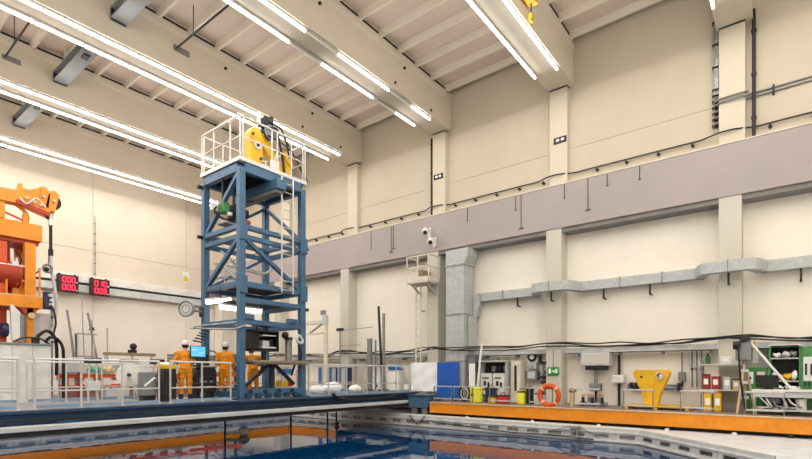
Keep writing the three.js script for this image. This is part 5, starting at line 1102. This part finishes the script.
{
  const o = base('air_heater', [19.0, 1.75, -5.75]); tag(o, 'grey rectangular heater box on the wall above a pipe stand', 'heater');
  mb().box(18.75, 19.3, 1.95, 2.45, -6.25, -5.2, 0.04).build('housing', M.plastic, o);
  mb().box(18.82, 19.25, 1.8, 1.95, -6.1, -5.35, 0.03).build('burner', M.dark, o);
  mb().box(18.735, 18.75, 2.0, 2.4, -6.15, -5.85, 0.005).box(18.735, 18.75, 2.0, 2.4, -5.75, -5.3, 0.005).build('cover', M.column, o);
  mb().cyl([19.0, 1.25, -5.75], [19.0, 1.8, -5.75], 0.07, 0.07, 12).build('outlet', M.steelGrey, o);
  mb().box(18.85, 19.15, 1.0, 1.3, -5.95, -5.55, 0.03).build('fan_box', M.steelGrey, o);
  mb().box(19.3, WX, 2.0, 2.4, -6.0, -5.5).build('bracket', M.dark, o);
  mb().box(18.98, 19.06, DECK, 1.0, -5.79, -5.71).build('stand', M.dark, o);
  const v = base('valve_assembly', [18.4, DECK, -5.65]); tag(v, 'cluster of dark pipe valves on the deck below the heater', 'valves');
  for (let k = 0; k < 5; k++) { mb().cyl([18.3 + (k % 2) * 0.15, DECK + 0.12, -6.0 + k * 0.17], [18.3 + (k % 2) * 0.15, DECK + 0.34, -6.0 + k * 0.17], 0.07, 0.05, 12).build('valve', k % 2 ? M.steelGrey : M.dark, v); mb().torus([18.3 + (k % 2) * 0.15, DECK + 0.4, -6.0 + k * 0.17], 0.07, 0.014, [0, 1, 0], 14).build('handwheel', M.red, v); }
  mb().cyl([18.37, DECK + 0.08, -6.15], [18.37, DECK + 0.08, -5.15], 0.08, 0.08, 12).build('manifold', M.steelGrey, v);
  const s = base('rope_bollard', [17.6, DECK, -6.15]); tag(s, 'small wooden bollard with frayed rope right of the life ring', 'bollard');
  mb().cyl([17.6, DECK, -6.15], [17.6, 1.0, -6.15], 0.1, 0.08, 12).build('post', M.tan, s); mb().ball([17.6, 1.05, -6.15], 0.14, [1, 0.6, 1]).build('rope_knot', M.wood, s);
  const p = base('standpipe', [19.2, DECK, -4.95]); tag(p, 'dark vertical standpipe with round white box on it', 'pipe');
  mb().cyl([19.25, DECK, -4.98], [19.25, 2.5, -4.98], 0.05, 0.05, 10).build('pipe', M.dark, p); mb().box(19.05, 19.32, 1.3, 1.62, -5.2, -4.76, 0.05).build('valve_box', M.white, p);
}
{
  const o = base('lifting_bracket', [18.2, 0.6, -3.65]); tag(o, 'big yellow triangular lifting bracket with a round eye', 'bracket');
  const S = [[-0.5, 1.78], [0.5, 1.78], [0.56, 1.68], [0.26, 0.95], [0.2, 0.62], [-0.2, 0.62], [-0.26, 0.95], [-0.56, 1.68]], hole = []; for (let i = 0; i < 20; i++) { const a = i / 20 * Math.PI * 2; hole.push([0.27 + 0.1 * Math.cos(a), 1.58 + 0.1 * Math.sin(a)]); }
  const bs = [[0, 0, 1], [0, 1, 0], [-1, 0, 0]];
  for (const x of [18.1, 18.35]) mb().prism(S, 0.05, bs, [x, 0, -3.65], 0.012, [hole]).build('side_plate', M.yellow, o);
  mb().box(18.07, 18.33, 1.72, 1.76, -4.1, -3.2).box(18.07, 18.33, 0.62, 0.7, -3.83, -3.47).build('web', M.yellow, o);
  for (const z of [-3.82, -3.55]) mb().bar([18.03, 1.35, z - (z + 3.68) * 0.2], [18.03, 0.9, z], 0.05, 0.06, 0.01).build('rib', M.yellow, o);
  mb().torus([18.03, 1.58, -3.38], 0.12, 0.03, [1, 0, 0]).build('eye_collar', M.tan, o); mb().cyl([18.04, 1.58, -3.38], [18.34, 1.58, -3.38], 0.1, 0.1, 18, true).build('bore', M.dark, o); mb().cyl([18.02, 1.55, -3.95], [18.06, 1.55, -3.95], 0.04).build('small_bolt', M.dark, o);
  const p = base('yellow_pallet', [18.2, DECK, -3.4]); tag(p, 'flat yellow pallet frame under the lifting bracket', 'pallet');
  mb().box(17.7, 18.7, DECK + 0.08, DECK + 0.13, -4.45, -2.45, 0.01).build('top', M.yellow, p);
  for (const z of [-4.4, -3.5, -2.6]) mb().box(17.72, 18.68, DECK, DECK + 0.08, z, z + 0.1).build('runner', M.yellow, p);
  mb().cyl([18.2, DECK + 0.13, -3.65], [18.2, 0.64, -3.65], 0.14, 0.14, 14).build('pin_socket', M.tan, p);
  const r = base('wall_piping', [19.2, 1.0, -4.0]); tag(r, 'low run of small blue and grey pipes behind the yellow bracket', 'pipes');
  mb().cyl([19.3, 1.25, -4.7], [19.3, 1.25, -2.9], 0.035).build('grey_pipe', M.steelGrey, r); mb().cyl([19.3, 1.12, -4.7], [19.3, 1.12, -2.9], 0.03).build('blue_pipe', M.tarpBlue, r);
  for (const z of [-4.6, -4.45, -4.3, -3.05]) mb().box(19.15, WX, 1.05, 1.34, z, z + 0.08, 0.01).build('valve', M.dark, r);
  const m = base('gas_meter', [19.3, 1.4, -2.95]); tag(m, 'small grey meter with thin pipes right of the yellow bracket', 'meter');
  mb().box(19.15, WX, 1.4, 1.72, -3.02, -2.8, 0.03).build('body', M.steelGrey, m); mb().cyl([19.25, 1.72, -2.91], [19.25, 2.4, -2.91], 0.025).build('upper_pipe', M.steelGrey, m); mb().cyl([19.25, 1.2, -2.91], [19.25, 1.4, -2.91], 0.04, 0.02).build('drain', M.dark, m);
  mb().tube([[19.3, 2.4, -2.72], [19.3, 1.95, -2.72], [19.3, 1.9, -2.6], [19.3, 1.88, -2.45], [19.3, 1.3, -2.42]], 0.02, 20, 6).build('bent_pipe', M.plastic, m);
}
{ // shelf with boxes in front of the last column
  const o = base('storage_shelf', [18.3, DECK, -1.75]); tag(o, 'open metal shelf unit against the right hand column', 'shelf');
  for (const y of [1.12, 1.92]) mb().box(18.1, 18.7, y, y + 0.04, -2.25, -1.15, 0.008).build('shelf_board', M.rail, o);
  for (const z of [-2.22, -1.18]) for (const x of [18.12, 18.66]) mb().box(x, x + 0.04, DECK, 2.1, z, z + 0.04).build('upright', M.steelGrey, o);
  const item = (name, x, y, z, w, h, d, mat, label, cat, extra) => { const t = base(name, [x, y, z]); tag(t, label, cat); mb().box(x - w / 2, x + w / 2, y, y + h, z - d / 2, z + d / 2, 0.02).build('body', mat, t); mb().box(x - w / 2 - 0.006, x - w / 2, y + h * 0.35, y + h * 0.75, z - d * 0.3, z + d * 0.3).build('label_plate', M.paper, t); if (extra) mb().box(x - w / 2, x + w / 2, y + h, y + h + 0.04, z - d / 2, z + d / 2, 0.01).build('lid', extra, t); };
  item('parts_box', 18.35, 1.16, -2.08, 0.3, 0.45, 0.2, M.darkRed, 'left red parts box on the metal shelf', 'box', M.dark);
  item('parts_box', 18.35, 1.16, -1.82, 0.3, 0.42, 0.22, M.darkRed, 'right red parts box on the metal shelf', 'box', M.white);
  item('storage_jar', 18.35, 1.16, -1.52, 0.22, 0.4, 0.2, M.plastic, 'pale grey canister right of the red boxes on the shelf', 'canister', M.wood);
  item('tin_box', 18.35, 1.16, -1.28, 0.2, 0.3, 0.18, M.tan, 'tan tin at the right end of the shelf', 'tin', M.dark);
  item('white_carton', 18.4, 1.96, -1.55, 0.3, 0.25, 0.3, M.white, 'white carton on top of the metal shelf', 'carton');
  item('yellow_crate', 18.3, DECK, -2.02, 0.45, 0.55, 0.22, M.yellow, 'left yellow crate under the metal shelf', 'crate');
  item('yellow_crate', 18.3, DECK, -1.76, 0.45, 0.55, 0.22, M.yellow, 'right yellow crate under the metal shelf', 'crate', M.orange);
  const e = base('wall_bottle', [19.2, 1.6, -2.2]); tag(e, 'small green bottle mounted on the wall above the red boxes', 'bottle');
  mb().cyl([19.25, 1.95, -2.15], [19.25, 2.25, -2.15], 0.07, 0.07, 12).build('bottle', M.green, e); mb().cyl([19.25, 2.25, -2.15], [19.25, 2.34, -2.15], 0.03).build('valve', M.black, e); mb().box(19.3, WX, 2.0, 2.2, -2.2, -2.1).build('bracket', M.steelGrey, e);
  for (const [k, z, label] of [[0, -2.62, 'left of three thin wall conduits above the shelf'], [1, -2.48, 'middle of three thin wall conduits above the shelf'], [2, -2.34, 'right of three thin wall conduits above the shelf']]) { const c = base('wall_conduit', [19.35, 1.2, z]); tag(c, label, 'conduit', 'conduits above the shelf'); mb().cyl([19.36, 1.2, z], [19.36, 2.44, z], 0.022).build('pipe', M.steelGrey, c); mb().box(19.33, WX, 1.8, 1.84, z - 0.04, z + 0.04).build('clip', M.dark, c); }
}
{ // survey mast
  const o = base('survey_mast', [17.6, DECK, -1.0]); tag(o, 'tripod mast with grey instrument head beside the white desk', 'tripod');
  mb().box(17.5, 17.8, 2.05, 2.65, -1.25, -0.85, 0.04).build('head', M.steelGrey, o);
  mb().cyl([17.48, 2.5, -1.3], [17.48, 2.5, -1.12], 0.12, 0.12, 16).build('lens', M.black, o);
  mb().box(17.55, 17.8, 1.95, 2.35, -0.84, -0.68, 0.03).build('side_box', M.zinc, o); mb().box(17.5, 17.75, 2.55, 2.75, -1.15, -0.9, 0.03).build('top_unit', M.dark, o);
  for (const [x, z, m] of [[17.4, -1.2, M.tan], [17.45, -0.75, M.wood], [17.95, -1.0, M.yellow]]) mb().cyl([x, DECK, z], [17.65, 2.05, -1.02], 0.035, 0.03, 8).build('leg', m, o);
  mb().cyl([17.65, DECK, -1.02], [17.65, 2.05, -1.02], 0.06, 0.05, 10).build('centre_pole', M.wood, o);
  for (const y of [0.9, 1.35, 1.7]) mb().box(17.56, 17.74, y, y + 0.09, -1.12, -0.92, 0.02).build('collar', M.plastic, o);
  mb().tube([[17.6, 2.7, -1.1], [17.3, 2.3, -1.15], [17.35, 1.4, -1.1], [17.5, DECK + 0.1, -1.0]], 0.025, 24, 6).build('cable', M.black, o);
  const r = base('white_boom', [17.7, 1.6, -0.4]); tag(r, 'thin white boom slanting down from the tripod over the desk', 'boom'); mb().cyl([17.55, 2.6, -0.9], [17.45, 1.24, 0.05], 0.035, 0.035, 8).build('tube', M.white, r); mb().cyl([17.55, 2.6, -0.9], [17.56, 2.68, -0.95], 0.05, 0.05, 8).build('joint', M.dark, r);
  const y = base('yellow_staff', [18.9, DECK, -0.95]); tag(y, 'thin yellow staff standing against the wall by the green cabinet', 'staff'); mb().cyl([18.9, DECK, -0.88], [19.0, 2.75, -0.86], 0.02, 0.02, 8).build('staff', M.yellow, y); mb().cyl([18.9, DECK, -0.88], [18.9, DECK + 0.06, -0.88], 0.03).build('tip', M.dark, y);
}
{ // desk
  const o = base('work_desk', [17.9, DECK, -0.2]); tag(o, 'white work desk on the right deck in front of the green cabinet', 'desk');
  mb().box(17.45, 18.2, 1.14, 1.2, -0.85, 0.62, 0.012).build('desktop', M.white, o);
  for (const z of [-0.82, 0.55]) for (const x of [17.48, 18.12]) mb().box(x, x + 0.05, DECK, 1.14, z, z + 0.05).build('leg', M.rail, o);
  mb().box(17.5, 17.53, 0.98, 1.14, -0.8, 0.58).build('apron', M.plastic, o);
  mb().box(17.5, 18.1, DECK + 0.12, DECK + 0.16, -0.8, 0.58).build('lower_shelf', M.plastic, o);
  const m = base('desk_monitor', [17.85, 1.2, -0.5]); tag(m, 'black flat monitor facing the pool on the white desk', 'monitor');
  mb().box(17.72, 17.77, 1.26, 1.62, -0.76, -0.22, 0.01).build('screen', M.black, m); mb().box(17.77, 17.83, 1.22, 1.45, -0.53, -0.45).box(17.7, 17.92, 1.2, 1.225, -0.62, -0.36, 0.008).build('stand', M.dark, m);
  const c = base('cable_heap', [17.8, DECK, -0.4]); tag(c, 'tangle of white cables under the white desk', 'cables');
  for (let k = 0; k < 6; k++) { const z = -0.75 + k * 0.17; mb().tube([[17.7, 1.1, z], [17.55, 0.95 - 0.1 * (k % 3), z + 0.12], [17.6, 0.7, z + 0.3 - 0.1 * (k % 2)], [17.7, 0.68, z + 0.05], [17.6, 0.64, z - 0.1]], 0.025, 24, 6).build('cable', k % 3 === 2 ? M.steelGrey : M.white, c); }
  const e = base('equipment_case', [17.9, DECK + 0.16, -0.3]); tag(e, 'dark equipment case under the desk behind the cables', 'case');
  mb().box(17.8, 18.08, DECK + 0.16, 1.05, -0.6, 0.1, 0.02).build('body', M.dark, e); mb().box(17.79, 17.8, 0.8, 0.95, -0.5, -0.2).build('panel', M.steelGrey, e);
  const w = base('white_canister', [17.7, DECK + 0.16, 0.25]); tag(w, 'white round canister under the right end of the desk', 'canister'); mb().cyl([17.7, DECK + 0.16, 0.28], [17.7, 0.95, 0.28], 0.12, 0.12, 16).build('body', M.white, w); mb().cyl([17.7, 0.95, 0.28], [17.7, 1.0, 0.28], 0.06).build('cap', M.dark, w);
  const p = base('paper_stack', [17.8, 1.2, 0.2]); tag(p, 'loose stack of papers on the white desk right of the monitor', 'papers'); for (let k = 0; k < 5; k++) mb().rbox(0.3, 0.018, 0.22, [17.8 + rr(-0.05, 0.05), 1.215 + k * 0.02, 0.1 + rr(-0.08, 0.08)], [0, rr(-0.4, 0.4), 0]).build('sheet', M.paper, p);
}
{ // green cabinet and shelf
  const o = base('green_cabinet', [18.9, DECK, 0]); tag(o, 'green open cabinet with cluttered shelves at the right edge', 'cabinet');
  const z0 = -0.42, z1 = 0.24, x0 = 18.35, x1 = 19.0;
  mb().box(x0, x1, DECK, 2.5, z0 - 0.05, z0, 0.008).box(x0, x1, DECK, 2.5, z1, z1 + 0.05, 0.008).box(x0, x1, 2.45, 2.5, z0, z1).box(x1 - 0.04, x1, DECK, 2.45, z0, z1).build('carcass', M.green, o);
  mb().box(x1 - 0.06, x1 - 0.04, DECK, 2.45, z0, z1).build('dark_back', M.black, o);
  for (const y of [1.15, 1.42, 2.1]) mb().box(x0 + 0.02, x1 - 0.06, y, y + 0.035, z0, z1).build('shelf_board', M.rail, o);
  mb().box(x0, x1, 2.45, 2.52, z0 - 0.06, z1 + 0.06, 0.01).build('top_edge', M.whiteSteel, o);
  const d = mb().box(18.3, 18.36, DECK + 0.05, 2.45, z1 + 0.07, 1.35, 0.01).build('side_door', M.green, o);
  mb().box(18.28, 18.3, 1.45, 2.15, z1 + 0.1, 0.62, 0.006).build('white_panel', M.white, d);
  for (const z of [0.4, 0.52]) mb().box(18.27, 18.28, 1.62, 1.95, z - 0.025, z + 0.025).build('dark_slot', M.dark, d);
  for (const z of [0.36, 0.45]) mb().box(18.26, 18.3, 1.3, 1.42, z, z + 0.04).build('latch', M.black, d);
  const heap = (y, list, label, nm) => { const h = base(nm, [18.6, y, -0.1]); tag(h, label, 'clutter'); list.forEach(([z, w, hh, m], i) => { const g = mb().ball([18.55, y + hh / 2, z], 0.5, [0.5, hh, w], 10); const b = g.build('bundle', m, h); const p = b.geometry.attributes.position; for (let q = 0; q < p.count; q++) p.setY(q, Math.max(0.002, p.getY(q) + 0.02 * Math.sin(p.getZ(q) * 40 + i))); b.geometry.computeVertexNormals(); }); };
  heap(2.135, [[-0.28, 0.24, 0.16, M.white], [-0.05, 0.26, 0.2, M.plastic], [0.12, 0.2, 0.22, M.steelGrey]], 'white and grey bundles on the top shelf of the green cabinet', 'shelf_bundle');
  heap(1.455, [[-0.33, 0.16, 0.26, M.white], [-0.2, 0.2, 0.2, M.tan], [-0.02, 0.26, 0.22, M.yellow], [0.14, 0.18, 0.3, M.paper]], 'yellow and white bundles on the middle shelf of the green cabinet', 'shelf_bundle');
  heap(1.185, [[-0.25, 0.3, 0.12, M.paper], [0.05, 0.3, 0.1, M.plastic]], 'flat white bundles on the lower shelf of the green cabinet', 'shelf_bundle');
  const b = base('green_partition', [18.6, DECK, -0.75]); tag(b, 'low green partition with pinned papers left of the cabinet', 'partition');
  mb().box(18.4, 18.46, DECK, 1.85, -1.05, -0.5, 0.01).build('board', M.green, b);
  mb().box(18.385, 18.4, 1.35, 1.72, -1.0, -0.85, 0.003).build('pinned_paper', M.paper, b); mb().box(18.385, 18.4, 1.45, 1.72, -0.76, -0.56, 0.003).build('pinned_paper', std(0xe9cfd0, 0.8), b); mb().box(18.38, 18.385, 1.48, 1.56, -0.96, -0.9).build('print', M.dark, b);
  const w = base('grey_board', [19.2, 1.9, -0.7]); tag(w, 'pale grey board on the wall above the green partition', 'board');
  mb().box(19.3, WX, 1.9, 2.5, -1.05, -0.5, 0.01).build('board', M.plastic, w); mb().box(19.28, 19.3, 2.4, 2.44, -0.82, -0.74).build('clip', M.black, w); mb().box(19.28, WX, 1.87, 1.9, -1.07, -0.48).build('ledge', M.white, w);
}
// ------------------------------------------------------------------ middle background right of the tower
{
  const o = base('davit_arm', [17.5, DECK, -19.1]); tag(o, 'cream davit post with side arm right of the tower', 'davit');
  mb().cyl([17.5, DECK, -19.05], [17.5, 4.3, -19.05], 0.13, 0.11, 14).build('post', M.cream, o);
  mb().box(17.38, 17.62, 4.2, 4.75, -19.25, -18.95, 0.05).build('head', M.plastic, o); mb().box(17.42, 17.58, 4.75, 5.0, -19.4, -19.1, 0.03).build('top_motor', M.steelGrey, o);
  mb().box(17.42, 17.58, 4.3, 4.5, -20.6, -19.2, 0.02).box(17.44, 17.56, 3.75, 3.85, -20.6, -19.3, 0.02).build('arm', M.cream, o); mb().bar([17.5, 3.8, -20.4], [17.5, 4.3, -19.3], 0.07, 0.07).build('brace', M.wood, o);
  mb().cyl([17.5, DECK, -19.05], [17.5, DECK + 0.06, -19.05], 0.3, 0.3, 14).build('base_plate', M.steelGrey, o);
  const s = base('aerial_mast', [17.6, DECK, -18.05]); tag(s, 'thin dark mast with horizontal arms in front of the column', 'mast');
  mb().cyl([17.6, DECK, -18.1], [17.6, 3.95, -18.1], 0.03, 0.03, 8).build('mast', M.steelGrey, s); mb().cyl([17.6, 3.88, -18.3], [17.6, 3.92, -15.85], 0.016).build('arm', M.steelGrey, s); mb().cyl([17.6, 3.1, -18.1], [17.6, 3.1, -16.7], 0.014).build('arm', M.steelGrey, s);
  mb().box(17.52, 17.68, 3.85, 4.0, -18.3, -17.9, 0.02).build('head', M.dark, s); for (const a of [0, 2.1, 4.2]) mb().bar([17.6, 0.9, -18.1], [17.6 + 0.3 * Math.cos(a), DECK + 0.015, -18.1 + 0.3 * Math.sin(a)], 0.03, 0.03).build('foot', M.dark, s);
  for (const y of [2.6, 2.25]) mb().cyl([17.6, y, -20.9], [17.6, y - 0.03, -18.1], 0.025).build('hand_rail', M.steelGrey, s);
  const g = base('mooring_post', [17.5, BD, -15.9]); tag(g, 'thick short grey post at the far end of the bridge', 'post');
  mb().cyl([17.5, BD, -15.95], [17.5, 3.3, -15.95], 0.13, 0.13, 14).build('tube', M.steelGrey, g); mb().cyl([17.5, 3.3, -15.95], [17.5, 3.36, -15.95], 0.15, 0.15, 14).build('cap', M.zinc, g); mb().cyl([17.7, BD, -15.75], [17.7, 3.3, -15.75], 0.045).build('side_pipe', M.steelGrey, g);
  mb().cyl([17.5, BD, -15.95], [17.5, BD + 0.06, -15.95], 0.22, 0.22, 14).build('base_plate', M.dark, g);
  const r = base('sounding_rods', [17.4, BD, -15.1]); tag(r, 'tallest pair of dark upright rods at the bridge end', 'rods');
  mb().cyl([17.35, BD, -15.0], [17.35, 4.85, -15.25], 0.06, 0.06, 10).build('rod', M.dark, r); mb().cyl([17.4, BD, -14.95], [17.45, 4.5, -15.02], 0.07, 0.07, 10).build('rod', M.steelGrey, r); mb().box(17.25, 17.6, 2.0, 2.1, -15.3, -14.9, 0.02).build('strap', M.black, r); mb().box(17.2, 17.6, BD, BD + 0.08, -15.2, -14.8, 0.01).build('foot', M.dark, r);
}
{
  ['left', 'middle', 'right'].forEach((w, i) => { const z = -19.75 + i * 0.72, o = base('blue_locker', [17.6, DECK, z]); tag(o, `${w} of three blue lockers behind the bridge railing`, 'locker', 'blue lockers on the far deck'); mb().box(17.9, 18.35, DECK, 2.0, z - 0.34, z + 0.34, 0.02).build('body', M.navy, o); mb().box(17.88, 17.9, DECK + 0.06, 1.95, z - 0.31, z - 0.01, 0.005).build('door', M.tarpBlue, o); mb().box(17.88, 17.9, DECK + 0.06, 1.95, z + 0.01, z + 0.31, 0.005).build('door', M.plastic, o); mb().box(17.86, 17.88, 1.2, 1.35, z - 0.08, z - 0.05).build('handle', M.steelGrey, o); });
  [[13.2, -14.9, 0.5, 'left white sack on the bridge behind the railing'], [13.95, -14.8, 0.65, 'larger middle white sack on the bridge behind the railing'], [15.4, -14.9, 0.45, 'right white sack on the bridge near the rods']].forEach(([x, z, w, label]) => { const o = base('white_sack', [x, BD, z]); tag(o, label, 'sack', 'white sacks on the bridge'); const b = mb().ball([x, BD + w * 0.36, z], w * 0.6, [1.25, 0.62, 0.8], 16).build('bag', M.cloth, o); const p = b.geometry.attributes.position; for (let q = 0; q < p.count; q++) p.setY(q, Math.max(0, p.getY(q) + 0.03 * Math.sin(p.getX(q) * 19) * Math.cos(p.getZ(q) * 15))); b.geometry.computeVertexNormals(); mb().torus([x + w * 0.25, BD + w * 0.7, z], 0.05, 0.02, [0.5, 1, 0]).build('tie', M.rail, o); });
  [[18.6, -15.2, 0.5, 0.8, 1.35, 'taller white equipment cabinet left of the white cloth'], [18.5, -16.3, 0.5, 0.7, 1.05, 'lower white equipment cabinet behind the dark rods'], [18.6, -14.45, 0.3, 0.35, 0.7, 'small white box beside the draped cloth frame']].forEach(([x, z, w, d, h, label]) => { const o = base('equipment_cabinet', [x, DECK, z]); tag(o, label, 'cabinet', 'white cabinets at the bridge end'); mb().box(x - w / 2, x + w / 2, DECK + 0.06, DECK + h, z - d / 2, z + d / 2, 0.02).build('body', M.white, o); mb().box(x - w / 2 - 0.015, x - w / 2, DECK + 0.15, DECK + h - 0.08, z - d / 2 + 0.05, z + d / 2 - 0.05, 0.005).build('door', M.paper, o); mb().box(x - w / 2, x + w / 2, DECK, DECK + 0.06, z - d / 2, z + d / 2).build('plinth', M.dark, o); mb().box(x - w / 2 - 0.03, x - w / 2 - 0.015, DECK + h * 0.5, DECK + h * 0.62, z + d * 0.2, z + d * 0.3).build('handle', M.black, o); });
  const t = base('blue_roll', [18.6, 1.85, -15.3]); tag(t, 'blue roll lying on the taller white cabinet', 'roll'); mb().cyl([18.6, DECK + 1.5, -15.6], [18.6, DECK + 1.5, -14.85], 0.15, 0.15, 16).build('roll', M.tarpBlue, t); mb().cyl([18.6, DECK + 1.5, -15.63], [18.6, DECK + 1.5, -15.6], 0.07, 0.07, 12).cyl([18.6, DECK + 1.5, -14.85], [18.6, DECK + 1.5, -14.82], 0.07, 0.07, 12).build('core', M.white, t);
  const k = base('trolley', [12.9, BD, -15.5]); tag(k, 'small brown and yellow trolley on the bridge right of the tower', 'trolley');
  for (const y of [1.1, 1.6]) mb().box(11.7, 12.5, y, y + 0.06, -15.8, -15.2, 0.01).build('tray', M.plastic, k); for (const x of [11.72, 12.44]) for (const z of [-15.78, -15.25]) { mb().box(x, x + 0.04, BD + 0.1, 1.8, z, z + 0.04).build('post', M.rail, k); mb().cyl([x + 0.02, BD + 0.06, z - 0.01], [x + 0.02, BD + 0.06, z + 0.05], 0.06, 0.06, 12).build('castor', M.black, k); }
  mb().box(11.8, 12.1, 1.16, 1.4, -15.7, -15.3, 0.02).build('yellow_box', M.yellow, k); mb().box(12.15, 12.4, 1.16, 1.35, -15.7, -15.4, 0.02).build('brown_box', M.rust, k); mb().box(11.85, 12.35, 1.66, 1.85, -15.7, -15.3, 0.02).build('blue_box', M.tarpBlue, k);
}
{ // small fixture and hose on the pool wall
  const o = base('pool_bracket', [16.3, -0.4, -5.6]); tag(o, 'small triangular steel bracket fixed to the pool wall', 'bracket');
  mb().box(16.1, 16.34, -0.14, -0.08, -5.75, -5.45, 0.01).box(16.18, 16.22, -0.5, -0.14, -5.72, -5.68).box(16.18, 16.22, -0.5, -0.14, -5.52, -5.48).box(16.18, 16.22, -0.5, -0.46, -5.72, -5.48).build('frame', M.zinc, o);
  mb().bar([16.2, -0.08, -5.72], [16.24, -0.3, -6.4], 0.03, 0.03).bar([16.2, -0.08, -5.48], [16.24, -0.36, -4.9], 0.03, 0.03).build('stay', M.steelGrey, o);
  const h = base('pool_hose', [16.2, -0.5, -7]); tag(h, 'thin dark hose running along the pool wall at the waterline', 'hose');
  mb().tube([[16.27, -0.3, -11.4], [16.26, -0.36, -10], [16.26, -0.46, -8], [16.26, -0.44, -6.5], [16.26, -0.48, -5]], 0.022, 60, 6).build('hose', M.black, h);
  const c = base('chain', [16.2, -0.3, -12.2]); tag(c, 'short dark chain hanging on the pool wall below the blue end block', 'chain');
  for (let k = 0; k < 9; k++) mb().torus([16.24, -0.12 - 0.26 * Math.sin(k / 8 * Math.PI), -12.5 + k * 0.09], 0.045, 0.014, [k % 2, 0, 1 - (k % 2)], 14).build('link', M.dark, c);
  let i = 0; for (const z of [-9.9, -7.2, -4.9, -2.9, -1.2]) { const b = base('coping_bolt', [16.5, -0.07, z]); tag(b, `small pale knob on the pool coping, ${['leftmost', 'second', 'third', 'fourth', 'rightmost'][i++]} of five under the orange beam`, 'knob', 'knobs on the pool coping'); mb().cyl([16.5, -0.07, z], [16.5, 0.0, z], 0.07, 0.05, 10).build('knob', M.white, b); mb().cyl([16.5, 0.0, z], [16.5, 0.02, z], 0.025, 0.025, 8).build('stud', M.steelGrey, b); }
}
renderer.render(scene, camera);
